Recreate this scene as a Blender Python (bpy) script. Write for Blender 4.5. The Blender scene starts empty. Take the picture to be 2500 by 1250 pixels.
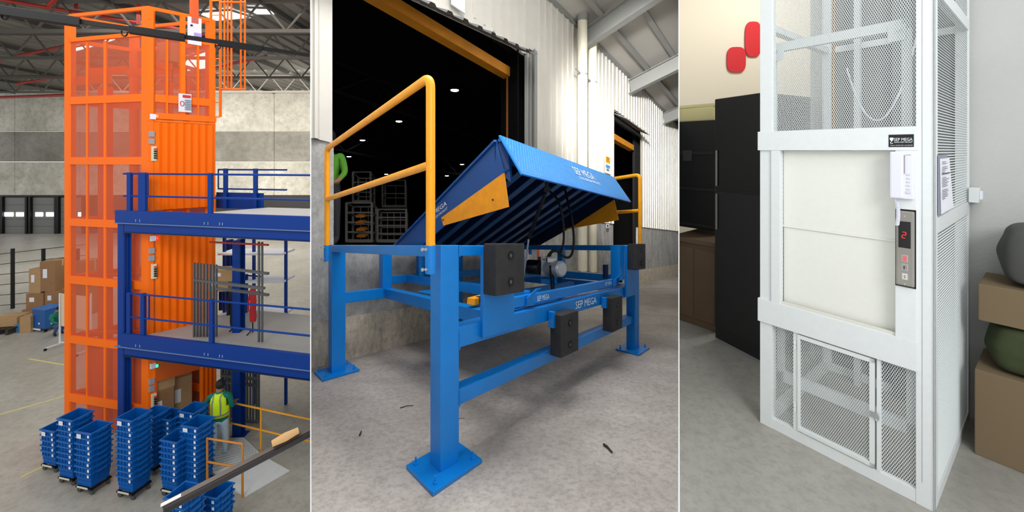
import bpy, bmesh, math, random
from mathutils import Vector, Matrix
random.seed(7)
SC = bpy.context.scene
COL = SC.collection

# ------------------------------------------------------------------ camera, world, light, exposure
EYE = 6.6          # the camera stands 6.6 m above the floor of the lift hall
F = 950.0          # focal length in pixels of the 2500 px wide frame
HOR = 395.0        # picture row of the camera's own horizon
cd = bpy.data.cameras.new('camera'); cam = bpy.data.objects.new('camera', cd); COL.objects.link(cam)
cd.sensor_fit = 'HORIZONTAL'; cd.sensor_width = 36.0; cd.lens = 36.0 * F / 2500.0
cd.shift_y = -(625.0 - HOR) / 2500.0
cam.location = (0, 0, EYE); cam.rotation_euler = (math.pi / 2, 0, 0)
cd.clip_start = 0.05; cd.clip_end = 300
SC.camera = cam
SC.view_settings.view_transform = 'Standard'; SC.view_settings.look = 'None'
SC.view_settings.gamma = 1.0; SC.view_settings.use_curve_mapping = False
SC.view_settings.exposure = 0.0
wd = bpy.data.worlds.new('overcast_sky'); SC.world = wd; wd.use_nodes = True
bg = wd.node_tree.nodes['Background']; bg.inputs[0].default_value = (0.93, 0.97, 1.0, 1); bg.inputs[1].default_value = 1.0

def area(name, loc, target, size, power, color=(1, 1, 1), sy=None, spread=180):
    l = bpy.data.lights.new(name, 'AREA'); l.spread = math.radians(spread); l.energy = power; l.color = color; l.size = size
    if sy: l.shape = 'RECTANGLE'; l.size_y = sy
    o = bpy.data.objects.new(name, l); COL.objects.link(o); o.location = loc
    o.rotation_euler = (Vector(target) - Vector(loc)).to_track_quat('-Z', 'Y').to_euler()
    return o
area('hall_skylight', (-11, 12, 12.5), (-11, 12, 0), 12, 900, (1, .98, .94), 10)
area('hall_skylight_rear', (-22, 27, 12.3), (-22, 33, 5), 18, 3600, (1, .97, .92), 8)
area('hall_front_daylight', (-5.5, 2.5, 10.5), (-9, 9.5, 3.5), 3, 260, (1, .98, .95), 3)
area('yard_daylight', (-.1, 2.8, 10.0), (.2, 3.2, 5.0), 1.6, 165, (1, .99, .97), 1.6)
area('yard_daylight_front', (1.3, -1.4, 7.8), (.2, 3.4, 5.8), 1.4, 60, (1, .99, .97), 1.2, 180)
area('yard_daylight_side', (1.0, 3.4, 8.9), (5.2, 13.0, 6.4), .5, 210, (1, .99, .96), .5, 50)
area('lift_room_fill', (1.3, 0.1, 8.7), (1.6, 2.0, 6.0), 1.2, 13, (.95, .98, 1.0), 1.0)  # added fill light for the front of the lift room
area('lift_room_rear_fill', (3.3, 3.9, 9.25), (3.0, 5.2, 6.6), 1.0, 42, (1, .98, .94), .6)  # added fill light out of view, brightens the beige back wall

# ------------------------------------------------------------------ materials
def S(r, g, b):
    f = lambda c: (c / 255.0) / 12.92 if c <= 10.3 else (((c / 255.0) + 0.055) / 1.055) ** 2.4
    return (f(r), f(g), f(b), 1.0)
MATS = {}
def mat(name, rgb, rough=.5, metal=0.0, noise=0.0, scale=8.0, rgb2=None, bump=0.0, emit=0.0, bscale=None, spec=.5, alpha=1.0, coat=0.0):
    if name in MATS: return MATS[name]
    m = bpy.data.materials.new(name); m.use_nodes = True; MATS[name] = m
    nt = m.node_tree; n = nt.nodes; L = nt.links; p = n['Principled BSDF']
    c = S(*rgb); p.inputs['Base Color'].default_value = c
    p.inputs['Roughness'].default_value = rough; p.inputs['Metallic'].default_value = metal
    p.inputs['Specular IOR Level'].default_value = spec
    if coat: p.inputs['Coat Weight'].default_value = coat; p.inputs['Coat Roughness'].default_value = .15
    tc = n.new('ShaderNodeTexCoord')
    if noise or rgb2:
        t = n.new('ShaderNodeTexNoise'); t.inputs['Scale'].default_value = scale; t.inputs['Detail'].default_value = 8; t.inputs['Roughness'].default_value = .62
        L.new(tc.outputs['Object'], t.inputs['Vector'])
        r = n.new('ShaderNodeValToRGB'); r.color_ramp.elements[0].position = .36; r.color_ramp.elements[1].position = .64
        c2 = S(*rgb2) if rgb2 else tuple(x * (1 - noise) for x in c[:3]) + (1,)
        r.color_ramp.elements[0].color = c2; r.color_ramp.elements[1].color = c
        L.new(t.outputs['Fac'], r.inputs['Fac']); L.new(r.outputs['Color'], p.inputs['Base Color'])
    if bump:
        b = n.new('ShaderNodeBump'); b.inputs['Strength'].default_value = bump; b.inputs['Distance'].default_value = .01
        t2 = n.new('ShaderNodeTexNoise'); t2.inputs['Scale'].default_value = bscale or scale * 6; t2.inputs['Detail'].default_value = 4
        L.new(tc.outputs['Object'], t2.inputs['Vector']); L.new(t2.outputs['Fac'], b.inputs['Height']); L.new(b.outputs['Normal'], p.inputs['Normal'])
    if emit: p.inputs['Emission Color'].default_value = c; p.inputs['Emission Strength'].default_value = emit
    if alpha < 1: p.inputs['Alpha'].default_value = alpha
    return m

def concrete(name, a, b, c, s1, s2, rough=.7, bump=.3, crack=0.0, streak=None):
    """concrete: large patches (a-b), fine speckle (c)"""
    m = bpy.data.materials.new(name); m.use_nodes = True; MATS[name] = m
    nt = m.node_tree; n = nt.nodes; L = nt.links; p = n['Principled BSDF']; p.inputs['Roughness'].default_value = rough
    tc = n.new('ShaderNodeTexCoord'); mp = n.new('ShaderNodeMapping'); L.new(tc.outputs['Object'], mp.inputs['Vector'])
    if streak: mp.inputs['Scale'].default_value = streak
    t1 = n.new('ShaderNodeTexNoise'); t1.inputs['Scale'].default_value = s1; t1.inputs['Detail'].default_value = 10; t1.inputs['Roughness'].default_value = .65; t1.inputs['Distortion'].default_value = .4
    t2 = n.new('ShaderNodeTexNoise'); t2.inputs['Scale'].default_value = s2; t2.inputs['Detail'].default_value = 6; t2.inputs['Roughness'].default_value = .8
    L.new(mp.outputs[0], t1.inputs['Vector']); L.new(tc.outputs['Object'], t2.inputs['Vector'])
    r1 = n.new('ShaderNodeValToRGB'); r1.color_ramp.elements[0].position = .33; r1.color_ramp.elements[1].position = .67
    r1.color_ramp.elements[0].color = S(*a); r1.color_ramp.elements[1].color = S(*b)
    r2 = n.new('ShaderNodeValToRGB'); r2.color_ramp.elements[0].position = .35; r2.color_ramp.elements[1].position = .55
    r2.color_ramp.elements[0].color = (1, 1, 1, 1); r2.color_ramp.elements[1].color = (0, 0, 0, 1)
    mx = n.new('ShaderNodeMix'); mx.data_type = 'RGBA'; mx.inputs[7].default_value = S(*c)
    ml = n.new('ShaderNodeMath'); ml.operation = 'MULTIPLY'; ml.inputs[1].default_value = .45
    L.new(t1.outputs['Fac'], r1.inputs['Fac']); L.new(t2.outputs['Fac'], r2.inputs['Fac'])
    L.new(r2.outputs['Color'], ml.inputs[0]); L.new(ml.outputs[0], mx.inputs[0]); L.new(r1.outputs['Color'], mx.inputs[6])
    out = mx.outputs[2]
    if crack:
        v = n.new('ShaderNodeTexVoronoi'); v.feature = 'DISTANCE_TO_EDGE'; v.inputs['Scale'].default_value = crack; L.new(tc.outputs['Object'], v.inputs['Vector'])
        r3 = n.new('ShaderNodeValToRGB'); r3.color_ramp.elements[0].position = 0; r3.color_ramp.elements[1].position = .006
        r3.color_ramp.elements[0].color = (.55, .55, .55, 1); r3.color_ramp.elements[1].color = (1, 1, 1, 1)
        mm = n.new('ShaderNodeMix'); mm.data_type = 'RGBA'; mm.blend_type = 'MULTIPLY'; mm.inputs[0].default_value = 1
        L.new(v.outputs['Distance'], r3.inputs['Fac']); L.new(out, mm.inputs[6]); L.new(r3.outputs['Color'], mm.inputs[7]); out = mm.outputs[2]
    L.new(out, p.inputs['Base Color'])
    b = n.new('ShaderNodeBump'); b.inputs['Strength'].default_value = bump; b.inputs['Distance'].default_value = .01
    L.new(t2.outputs['Fac'], b.inputs['Height']); L.new(b.outputs['Normal'], p.inputs['Normal'])
    return m

def screen_mat(name, rgb, cover):
    """finely perforated sheet: holes far below a pixel, so part of the light passes"""
    m = bpy.data.materials.new(name); m.use_nodes = True; MATS[name] = m
    nt = m.node_tree; n = nt.nodes; L = nt.links; p = n['Principled BSDF']
    p.inputs['Base Color'].default_value = S(*rgb); p.inputs['Roughness'].default_value = .6
    p.inputs['Alpha'].default_value = cover
    return m

# ------------------------------------------------------------------ mesh helpers
class MB:
    def __init__(s): s.v = []; s.f = []; s.mi = []; s.cur = 0
    def add(s, vs, fs):
        o = len(s.v); s.v += [Vector(x) for x in vs]
        for f in fs: s.f.append([i + o for i in f]); s.mi.append(s.cur)
        return s
    def pts8(s, p):   # p: 4 bottom, 4 top
        return s.add(p, [(0, 3, 2, 1), (4, 5, 6, 7), (0, 1, 5, 4), (1, 2, 6, 5), (2, 3, 7, 6), (3, 0, 4, 7)])
    def hexa(s, fn, u0, u1, v0, v1, w0, w1):
        return s.pts8([fn(u0, v0, w0), fn(u1, v0, w0), fn(u1, v1, w0), fn(u0, v1, w0), fn(u0, v0, w1), fn(u1, v0, w1), fn(u1, v1, w1), fn(u0, v1, w1)])
    def box(s, c, sz):
        x, y, z = c; a, b, d = sz[0] / 2, sz[1] / 2, sz[2] / 2
        return s.hexa(lambda u, v, w: (u, v, w), x - a, x + a, y - b, y + b, z - d, z + d)
    def beam(s, a, b, w, h, up=(0, 0, 1)):
        a = Vector(a); b = Vector(b); d = (b - a).normalized(); up = Vector(up)
        if abs(d.dot(up)) > .98: up = Vector((0, 1, 0)) if abs(d.y) < .9 else Vector((1, 0, 0))
        x = d.cross(up).normalized(); y = x.cross(d).normalized(); x *= w / 2; y *= h / 2
        return s.pts8([a - x - y, a + x - y, a + x + y, a - x + y, b - x - y, b + x - y, b + x + y, b - x + y])
    def tube(s, pts, r, n=10, caps=True, r2=None):
        pts = [Vector(p) for p in pts]; N = len(pts); rings = []; prev = None
        for i, p in enumerate(pts):
            if i == 0: t = pts[1] - p
            elif i == N - 1: t = p - pts[i - 1]
            else: t = (pts[i + 1] - p).normalized() + (p - pts[i - 1]).normalized()
            t.normalize()
            if prev is None:
                ref = Vector((0, 0, 1)) if abs(t.z) < .9 else Vector((1, 0, 0)); x = t.cross(ref).normalized()
            else: x = (prev - t * prev.dot(t)).normalized()
            prev = x; y = t.cross(x); rr = r if r2 is None else r + (r2 - r) * i / (N - 1)
            rings.append([p + x * (rr * math.cos(2 * math.pi * k / n)) + y * (rr * math.sin(2 * math.pi * k / n)) for k in range(n)])
        vs = [v for ring in rings for v in ring]; fs = []
        for i in range(N - 1):
            for k in range(n): fs.append((i * n + k, i * n + (k + 1) % n, (i + 1) * n + (k + 1) % n, (i + 1) * n + k))
        if caps: fs.append(tuple(range(n - 1, -1, -1))); fs.append(tuple((N - 1) * n + k for k in range(n)))
        return s.add(vs, fs)
    def prism(s, poly, off):
        off = Vector(off); n = len(poly); a = [Vector(p) for p in poly]; b = [p + off for p in a]
        fs = [tuple(range(n)), tuple(range(2 * n - 1, n - 1, -1))] + [(i, n + i, n + (i + 1) % n, (i + 1) % n) for i in range(n)]
        return s.add(a + b, fs)
    def build(s, name, m, parent=None, smooth=False, bevel=0, label=None):
        off = OFF.get(parent.name, Vector((0, 0, 0))) if parent else Vector((0, 0, 0))
        me = bpy.data.meshes.new(name); me.from_pydata([tuple(v - off) for v in s.v], [], s.f)
        ms = m if isinstance(m, (list, tuple)) else [m]
        for x in ms: me.materials.append(x)
        if len(ms) > 1: me.polygons.foreach_set('material_index', s.mi)
        if len(s.f) < 60000:
            bm = bmesh.new(); bm.from_mesh(me); bmesh.ops.recalc_face_normals(bm, faces=bm.faces)
            if bevel: 
                bmesh.ops.bevel(bm, geom=[e for e in bm.edges if len(e.link_faces) == 2 and e.calc_face_angle(0) > .6], offset=bevel, segments=2, profile=.6, affect='EDGES', clamp_overlap=True)
            bm.to_mesh(me); bm.free()
        if smooth:
            me.polygons.foreach_set('use_smooth', [True] * len(me.polygons)); me.set_sharp_from_angle(angle=math.radians(40))
        o = bpy.data.objects.new(name, me); COL.objects.link(o)
        if parent: o.parent = parent; OFF[o.name] = off
        if label: o['label'] = label
        return o
OFF = {}
def thing(name, label, cat, loc, group=None):
    o = bpy.data.objects.new(name, None); COL.objects.link(o); o.location = loc; o.empty_display_size = .1
    OFF[o.name] = Vector(loc); o['label'] = label; o['category'] = cat
    if group: o['group'] = group
    return o
def tag(o, label, cat, group=None):
    o['label'] = label; o['category'] = cat
    if group: o['group'] = group
    return o
def struct(o): o['kind'] = 'structure'; return o
def stuff(o): o['kind'] = 'stuff'; return o
def copy_tree(o, parent=None):
    c = o.copy(); COL.objects.link(c)
    if parent: c.parent = parent
    for ch in list(o.children): copy_tree(ch, c)
    return c
def text(body, org, ux, uy, m, parent, name='lettering', depth=.001):
    """ux = full width vector, uy = full height vector; proud by depth along ux x uy"""
    cu = bpy.data.curves.new(name, 'FONT'); cu.body = body; cu.resolution_u = 2; cu.offset = .0
    t = bpy.data.objects.new('t', cu); COL.objects.link(t)
    bpy.context.view_layer.update()
    me = bpy.data.meshes.new_from_object(t.evaluated_get(bpy.context.evaluated_depsgraph_get()))
    bpy.data.objects.remove(t); bpy.data.curves.remove(cu)
    xs = [v.co.x for v in me.vertices]; ys = [v.co.y for v in me.vertices]
    x0, x1, y0, y1 = min(xs), max(xs), min(ys), max(ys)
    org = Vector(org); ux = Vector(ux); uy = Vector(uy); nn = ux.cross(uy).normalized() * depth
    off = OFF.get(parent.name, Vector((0, 0, 0))) if parent else Vector((0, 0, 0))
    for v in me.vertices:
        v.co = org + ux * ((v.co.x - x0) / (x1 - x0)) + uy * ((v.co.y - y0) / (y1 - y0)) + nn - off
    me.materials.clear(); me.materials.append(m); me.name = name
    o = bpy.data.objects.new(name, me); COL.objects.link(o)
    if parent: o.parent = parent; OFF[o.name] = off
    return o
def lathe(mb, base, axis, prof, n=20):
    """prof: list of (dist along axis, radius)"""
    base = Vector(base); a = Vector(axis).normalized(); ref = Vector((0, 0, 1)) if abs(a.z) < .9 else Vector((1, 0, 0))
    x = a.cross(ref).normalized(); y = a.cross(x); vs = []; fs = []
    for (t, r) in prof:
        for k in range(n): vs.append(base + a * t + x * (r * math.cos(2 * math.pi * k / n)) + y * (r * math.sin(2 * math.pi * k / n)))
    for i in range(len(prof) - 1):
        for k in range(n): fs.append((i * n + k, i * n + (k + 1) % n, (i + 1) * n + (k + 1) % n, (i + 1) * n + k))
    fs.append(tuple(range(n - 1, -1, -1))); fs.append(tuple((len(prof) - 1) * n + k for k in range(n)))
    return mb.add(vs, fs)
def W(px, py, d): return Vector(((px - 1250) * d / F, d, EYE - (py - HOR) * d / F))
def expanded(fn, u0, u1, v0, v1, cw, chh, sw, tilt=.002):
    """expanded metal: staggered diamonds of flat strands; fn(u, v, n) -> world point"""
    mb = MB(); nu = max(1, round((u1 - u0) / cw)); nv = max(1, round((v1 - v0) / (chh / 2)))
    du = (u1 - u0) / nu / 2; dv = (v1 - v0) / nv
    vs = mb.v; fs = mb.f
    for j in range(nv):
        va = v0 + j * dv; vb = va + dv
        for i in range(2 * nu):
            ua = u0 + i * du; ub = ua + du
            if (i + j) % 2: pa, pb = (ua, vb), (ub, va)
            else: pa, pb = (ua, va), (ub, vb)
            o = len(vs); h = sw / 2
            vs.extend([fn(pa[0] - h, pa[1], 0), fn(pa[0] + h, pa[1], tilt), fn(pb[0] + h, pb[1], tilt), fn(pb[0] - h, pb[1], 0)])
            fs.append([o, o + 1, o + 2, o + 3])
    mb.mi = [0] * len(fs)
    return mb
# people: one continuous skinned figure, materials given by region
def figure(name_, joints, edges, mats_of, parent, levels=2):
    """joints: {name: (pos, rx)}; body grown with a Skin modifier"""
    names = list(joints); idx = {k: i for i, k in enumerate(names)}
    off = OFF[parent.name]
    me = bpy.data.meshes.new(name_); me.from_pydata([tuple(Vector(joints[k][0]) - off) for k in names], [(idx[a], idx[b]) for a, b in edges], [])
    o = bpy.data.objects.new(name_, me); COL.objects.link(o)
    o.modifiers.new('skin', 'SKIN')
    ly = me.skin_vertices[0].data if me.skin_vertices else None
    if ly is None:
        bpy.context.view_layer.objects.active = o; bpy.ops.mesh.customdata_skin_add(); ly = me.skin_vertices[0].data
    for k in names:
        r = joints[k][1]; ly[idx[k]].radius = (r, r) if not isinstance(r, tuple) else r
        ly[idx[k]].use_root = (k == 'pelvis')
    sm = o.modifiers.new('sub', 'SUBSURF'); sm.levels = levels; sm.render_levels = levels
    bpy.context.view_layer.update()
    me2 = bpy.data.meshes.new_from_object(o.evaluated_get(bpy.context.evaluated_depsgraph_get()))
    bpy.data.objects.remove(o); me2.name = name_
    me2.materials.clear(); fn, ms = mats_of
    for x in ms: me2.materials.append(x)
    for p in me2.polygons: p.material_index = fn(p.center + off); p.use_smooth = True
    ob = bpy.data.objects.new(name_, me2); COL.objects.link(ob); ob.parent = parent; OFF[ob.name] = off
    return ob

BLUE = mat('blue_enamel', (0, 124, 210), .38, 0, noise=.12, scale=2.5, bump=.12, bscale=90)
BLUE_UNDER = mat('dark_blue_shade', (2, 16, 52), .5)  # darker copy of the blue, undersides' shade put into its colour
NAVY = mat('deep_blue_enamel', (0, 54, 136), .5, spec=.25)
YEL = mat('safety_yellow_enamel', (252, 168, 12), .35, noise=.1, scale=6, bump=.15, bscale=60)
YELPLATE = mat('yellow_guard_sheet', (246, 160, 8), .55, noise=.15, scale=10, bump=.1, bscale=50)
ORANGE = mat('orange_enamel', (255, 112, 0), .5, spec=.25)
ORANGE_DK = mat('orange_gate_enamel', (250, 112, 0), .55, spec=.2)
RUBBER = mat('black_rubber', (46, 45, 46), .75, noise=.35, scale=9, bump=.2, bscale=70)
BLACK = mat('black_metal', (12, 12, 13), .5, spec=.3)
HOLE = mat('dark_bore', (6, 6, 6), .8)
STEEL = mat('bright_steel', (200, 205, 208), .3, .85)
ALU = mat('cast_aluminium', (178, 184, 188), .38, .6)
WHITE = mat('white_powder_coat', (226, 230, 230), .42, noise=.03, scale=30, bump=.05, bscale=200)
WHITEP = mat('white_plastic', (226, 226, 238), .3)
PRINT = mat('white_print', (236, 240, 242), .6)
INK = mat('black_print', (24, 24, 28), .6)
PAPER = mat('white_paper', (228, 228, 236), .8)
CARD = mat('brown_cardboard', (150, 112, 76), .85, noise=.12, scale=5)
CARD2 = mat('pale_cardboard', (176, 142, 100), .85, noise=.1, scale=5)
REDM = mat('red_paint', (196, 30, 30), .5)
SKIN = mat('skin', (150, 105, 80), .6)
HAIR = mat('black_hair', (16, 14, 14), .7)
CRATE = mat('blue_crate_plastic', (0, 90, 170), .5, 0, noise=.15, scale=9, spec=.22)
# every bay ends at its added partition: cut what would run on into the next bay
RL, RR = (758.5 - 1250) / F, (1657.5 - 1250) / F
SEEN = set()
def end_bay(lo, hi):
    for o in list(COL.objects):
        if o.name in SEEN: continue
        SEEN.add(o.name)
        if o.type != 'MESH' or o.name.startswith('added_partition') or o.data.users > 1: continue
        off = Vector((0, 0, 0)); q = o
        while q: off = off + q.location; q = q.parent
        for r, s in ((lo, 1), (hi, -1)):
            if r is None: continue
            n = Vector((1, -r, 0)).normalized() * s; c0 = n * .004
            ds = [(v.co + off - c0).dot(n) for v in o.data.vertices]
            if not ds or min(ds) >= 0: continue
            if max(ds) <= 0: bpy.data.objects.remove(o); o = None; break
            bm = bmesh.new(); bm.from_mesh(o.data); bmesh.ops.bisect_plane(bm, geom=bm.verts[:] + bm.edges[:] + bm.faces[:], plane_co=c0 - off, plane_no=n, clear_inner=True)
            ed = [e for e in bm.edges if e.is_boundary and all(abs((v.co + off - c0).dot(n)) < 1e-4 for v in e.verts)]
            if ed: bmesh.ops.holes_fill(bm, edges=ed, sides=0)
            bm.to_mesh(o.data); bm.free()

# ================================================================== BAY 2: loading dock with the raised dock leveller
K2 = 0.2137        # the yard falls away from the camera
def U(s, T, h):
    y = 2.18 + .805 * s + .771 * T
    return Vector((-.40 + .593 * s - .637 * T, y, EYE + h - K2 * y))
def K(q, e, h): return U(q + .34, 2.6 - e, h)       # e = distance in front of the building wall
dS = (U(1, 0, 0) - U(0, 0, 0)); dT = (U(0, 1, 0) - U(0, 0, 0)); dH = Vector((0, 0, 1))
def sT(px, T):
    r = (px - 1250) / F; x0 = -.40 - .637 * T; y0 = 2.18 + .771 * T
    return (r * y0 - x0) / (.593 - r * .805)
def Ts(px, s):
    r = (px - 1250) / F; x0 = -.40 + .593 * s; y0 = 2.18 + .805 * s
    return (x0 - r * y0) / (.637 + r * .771)
def hh(py, s, T): return (598 - py) * (2.18 + .805 * s + .771 * T) / F

yard = concrete('yard_concrete', (150, 143, 137), (190, 183, 177), (96, 90, 86), .9, 26, .8, .35)
wallc = concrete('dock_wall_concrete', (146, 146, 145), (184, 182, 178), (100, 98, 96), 1.6, 9, .85, .3, streak=(3, 3, .8))
wallw = concrete('weathered_plinth', (172, 164, 152), (216, 204, 182), (110, 104, 98), 4.0, 12, .9, .5, streak=(4, 4, 1.2))
CLAD = mat('beige_steel_cladding', (206, 202, 194), .5, noise=.06, scale=2)
FLASH = mat('grey_flashing', (120, 120, 120), .5)
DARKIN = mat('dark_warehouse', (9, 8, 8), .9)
GREYST = mat('grey_painted_steel', (132, 132, 130), .55)
SOFFIT = mat('soffit_sheet', (176, 172, 166), .6)

# added partitions between the three bays; unseen near tops raised to block light
PART = mat('partition_board', (225, 225, 222), .7)
for i, px in enumerate((758.5, 1657.5)):
    r = (px - 1250) / F; a = Vector((r, 1, 0)).normalized(); nrm = Vector((a.y, -a.x, 0)) * .0012
    mb = MB(); p0 = Vector((r * 1.05, 1.05, 0)); p1 = Vector((r * 44, 44, 0))
    lo_, hi_ = lambda y: EYE - .92 * y - .3, lambda y: EYE + .43 * y + (.12 if y > 2 else 3.2)
    mb.pts8([Vector((p.x, p.y, z)) for p, z in ((p0 - nrm, lo_(1.05)), (p1 - nrm, lo_(44)), (p1 + nrm, lo_(44)), (p0 + nrm, lo_(1.05)), (p0 - nrm, hi_(1.05)), (p1 - nrm, hi_(44)), (p1 + nrm, hi_(44)), (p0 + nrm, hi_(1.05)))])
    struct(mb.build('added_partition', PART))
# yard floor
mb = MB(); mb.hexa(U, -1.0, 22, -1.95, 2.7, -1.45, -1.30); f2 = struct(mb.build('floor', yard))
# dock wall: concrete below, cladding above, two door openings
OPN = [(-.196, 3.30), (7.86, 10.1)]
TOP = 3.75
mb = MB(); mb.hexa(K, -1.3, 18, -.25, 0, -1.45, 0.0); struct(mb.build('wall_dock', wallc))
mb = MB()
for a, b, h in ((-1.3, -.196, 1.12), (3.556, 7.86, .58), (10.3, 18, .58)): mb.hexa(K, a, b, -.22, 0, 0, h)
struct(mb.build('wall_dock', wallc))
mb = MB(); mb.hexa(K, -1.1, 18, 0, .012, -1.30, -.82); struct(mb.build('trim_plinth', wallw))
# corrugated cladding
def clad(q0, q1, h0, h1, name='wall_cladding', pitch=.235, e0=.03):
    prof = []; q = q0
    while q < q1:
        for dq, e in ((0, 0), (.16, 0), (.175, .035), (.205, .035)):
            if q + dq < q1: prof.append((q + dq, e + e0))
        q += pitch
    prof.append((q1, e0)); mb = MB()
    for (a, ea), (b, eb) in zip(prof, prof[1:]):
        mb.add([K(a, ea, h0), K(b, eb, h0), K(b, eb, h1), K(a, ea, h1)], [(0, 1, 2, 3)])
    mb.add([K(q0, -.02, h0), K(q1, -.02, h0), K(q1, -.02, h1), K(q0, -.02, h1)], [(0, 1, 2, 3)])
    return struct(mb.build(name, CLAD))
clad(-1.3, -.22, 1.12, 9.5)
clad(-.22, 3.63, 3.55, 9.5); clad(3.63, 3.80, 3.72, 9.5); clad(3.80, 7.86, .58, 8.5); clad(7.86, 10.2, 3.75, 8.5); clad(10.2, 18, .58, 8.5)
for a, b in ((3.30, 3.556),):      # reveal beside the first opening
    mb = MB(); mb.hexa(K, a, a + .03, -.5, .0, 0, 3.6); struct(mb.build('trim_reveal', mat('dark_reveal', (12, 11, 11), .9, spec=.1)))
    mb = MB(); mb.hexa(K, 3.265, 3.295, -.30, -.27, 0, 3.3); struct(mb.build('trim_door_edge', mat('rusty_edge', (150, 84, 36), .7)))
    prof = [(3.50, 0), (3.53, .05), (3.56, .05), (3.58, 0), (3.63, 0), (3.645, .05), (3.675, .05), (3.69, 0), (3.75, 0)]
    mb = MB()
    for (p, ea), (r_, eb) in zip(prof, prof[1:]): mb.add([K(p, ea + .02, .0), K(r_, eb + .02, .0), K(r_, eb + .02, 3.62), K(p, ea + .02, 3.62)], [(0, 1, 2, 3)])
    struct(mb.build('trim_jamb', GREYST))
    mb = MB(); mb.hexa(K, 3.74, 3.84, .0, .10, 0, 3.72); struct(mb.build('trim_jamb', GREYST))
    mb = MB(); mb.hexa(K, 3.82, 4.0, .04, .075, .4, 3.78); struct(mb.build('trim_jamb', CLAD))
# hood over each door: corrugated flashing projecting from the wall
def hood(q0, q1, h):
    root = thing('door_hood', 'ribbed dark grey sheet hood over the ' + ('wide dark doorway behind the yellow rail' if q0 < 1 else 'far doorway at the right, beside the warning sign'), 'hood', K((q0 + q1) / 2, 0, h), 'ribbed sheet hoods over the dock doors')
    n = int((q1 - q0) / .30); sl = .13 if q0 < 1 else .02; prof = []
    ho = lambda q: h - .42 - (3.05 - q) * sl if q0 < 1 else h - .42
    for i in range(n + 1):
        q = q0 + i * .30
        prof += [(q, 0), (q + .17, 0), (q + .2, .04), (q + .27, .04)]
    mb = MB()
    for (a, ea), (b, eb) in zip(prof, prof[1:]):
        A_, B_, C_, D_ = K(a, .03, ho(a) + .28 + ea), K(b, .03, ho(b) + .28 + eb), K(b, .50, ho(b) + eb), K(a, .50, ho(a) + ea)
        t_ = dH * .004; mb.pts8([A_, B_, C_, D_, A_ + t_, B_ + t_, C_ + t_, D_ + t_])
    mb.build('ribbed_sheet', mat('hood_sheet', (112, 112, 112), .55), root)
    if q0 < 1: mb = MB(); mb.prism([K(q0, .04, ho(q0) + .26), K(q1, .04, ho(q1) + .26), K(q1, .04, 3.6), K(q0, .04, 3.6)], K(0, .05, 0) - K(0, .04, 0)); mb.build('upstand', CLAD, root)
hood(-.5, 3.2, 3.66); hood(7.7, 9.7, 3.75)
# rolled door lintel beams (yellow) just inside the openings; their shade is put into the colour
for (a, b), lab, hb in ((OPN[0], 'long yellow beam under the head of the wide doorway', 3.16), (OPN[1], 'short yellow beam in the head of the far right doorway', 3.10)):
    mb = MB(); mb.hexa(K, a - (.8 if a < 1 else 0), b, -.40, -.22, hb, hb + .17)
    o = tag(mb.build('lintel_beam', mat('shaded_yellow_lintel', (196, 124, 18), .6, noise=.15, scale=4)), lab, 'beam', 'yellow door lintel beams')
# dark interior: its gloom is put into near-black surface colours
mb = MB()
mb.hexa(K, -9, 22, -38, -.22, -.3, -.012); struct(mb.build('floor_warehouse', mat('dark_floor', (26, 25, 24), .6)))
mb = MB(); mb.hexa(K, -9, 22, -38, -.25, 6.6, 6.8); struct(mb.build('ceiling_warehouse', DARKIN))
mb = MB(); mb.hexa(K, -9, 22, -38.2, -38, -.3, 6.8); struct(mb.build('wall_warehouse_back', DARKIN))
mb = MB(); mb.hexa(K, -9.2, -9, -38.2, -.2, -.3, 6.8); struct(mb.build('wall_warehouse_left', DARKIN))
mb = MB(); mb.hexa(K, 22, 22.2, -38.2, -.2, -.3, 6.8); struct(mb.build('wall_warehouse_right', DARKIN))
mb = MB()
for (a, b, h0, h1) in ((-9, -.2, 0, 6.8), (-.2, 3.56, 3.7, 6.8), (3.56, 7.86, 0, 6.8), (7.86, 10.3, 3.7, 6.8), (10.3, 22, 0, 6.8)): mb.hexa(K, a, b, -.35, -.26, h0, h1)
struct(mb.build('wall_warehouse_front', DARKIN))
# ceiling lamps
LAMP = mat('lamp_glow', (255, 253, 245), .5, emit=14)
spots = [(1110, 220, 14), (974, 296, 18), (885, 342, 22), (852, 382, 27), (1128, 401, 29), (1091, 429, 32), (943, 425, 32), (1513, 401, 27)]
labs = ['largest round ceiling lamp, high in the dark doorway', 'second brightest round ceiling lamp, left of the yellow upright', 'third round ceiling lamp, under the sloping yellow rail', 'small round ceiling lamp, farthest left in the dark doorway',
        'small round lamp just above the blue leveller side', 'tiny round lamp below another, near the blue leveller side', 'tiny round lamp just behind the middle yellow rail', 'round ceiling lamp seen through the far right doorway']
for (px, py, d), lb in zip(spots, labs):
    c = W(px, py, d); root = thing('ceiling_lamp', lb, 'lamp', c, 'round ceiling lamps in the dark warehouse')
    mb = MB(); lathe(mb, c + dH * .16, (0, 0, -1), [(0, .05), (.05, .1), (.12, .17), (.15, .17)], 16); mb.build('lamp_housing', BLACK, root)
    mb = MB(); lathe(mb, c, (0, 0, -1), [(0, .145), (.03, .13), (.045, .08)], 16); mb.build('lamp_lens', LAMP, root, smooth=True)
    if py < 350: mb = MB(); mb.tube([c + dH * .16, c + dH * 1.2], .012, 6); mb.build('hanger', BLACK, root)
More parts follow.
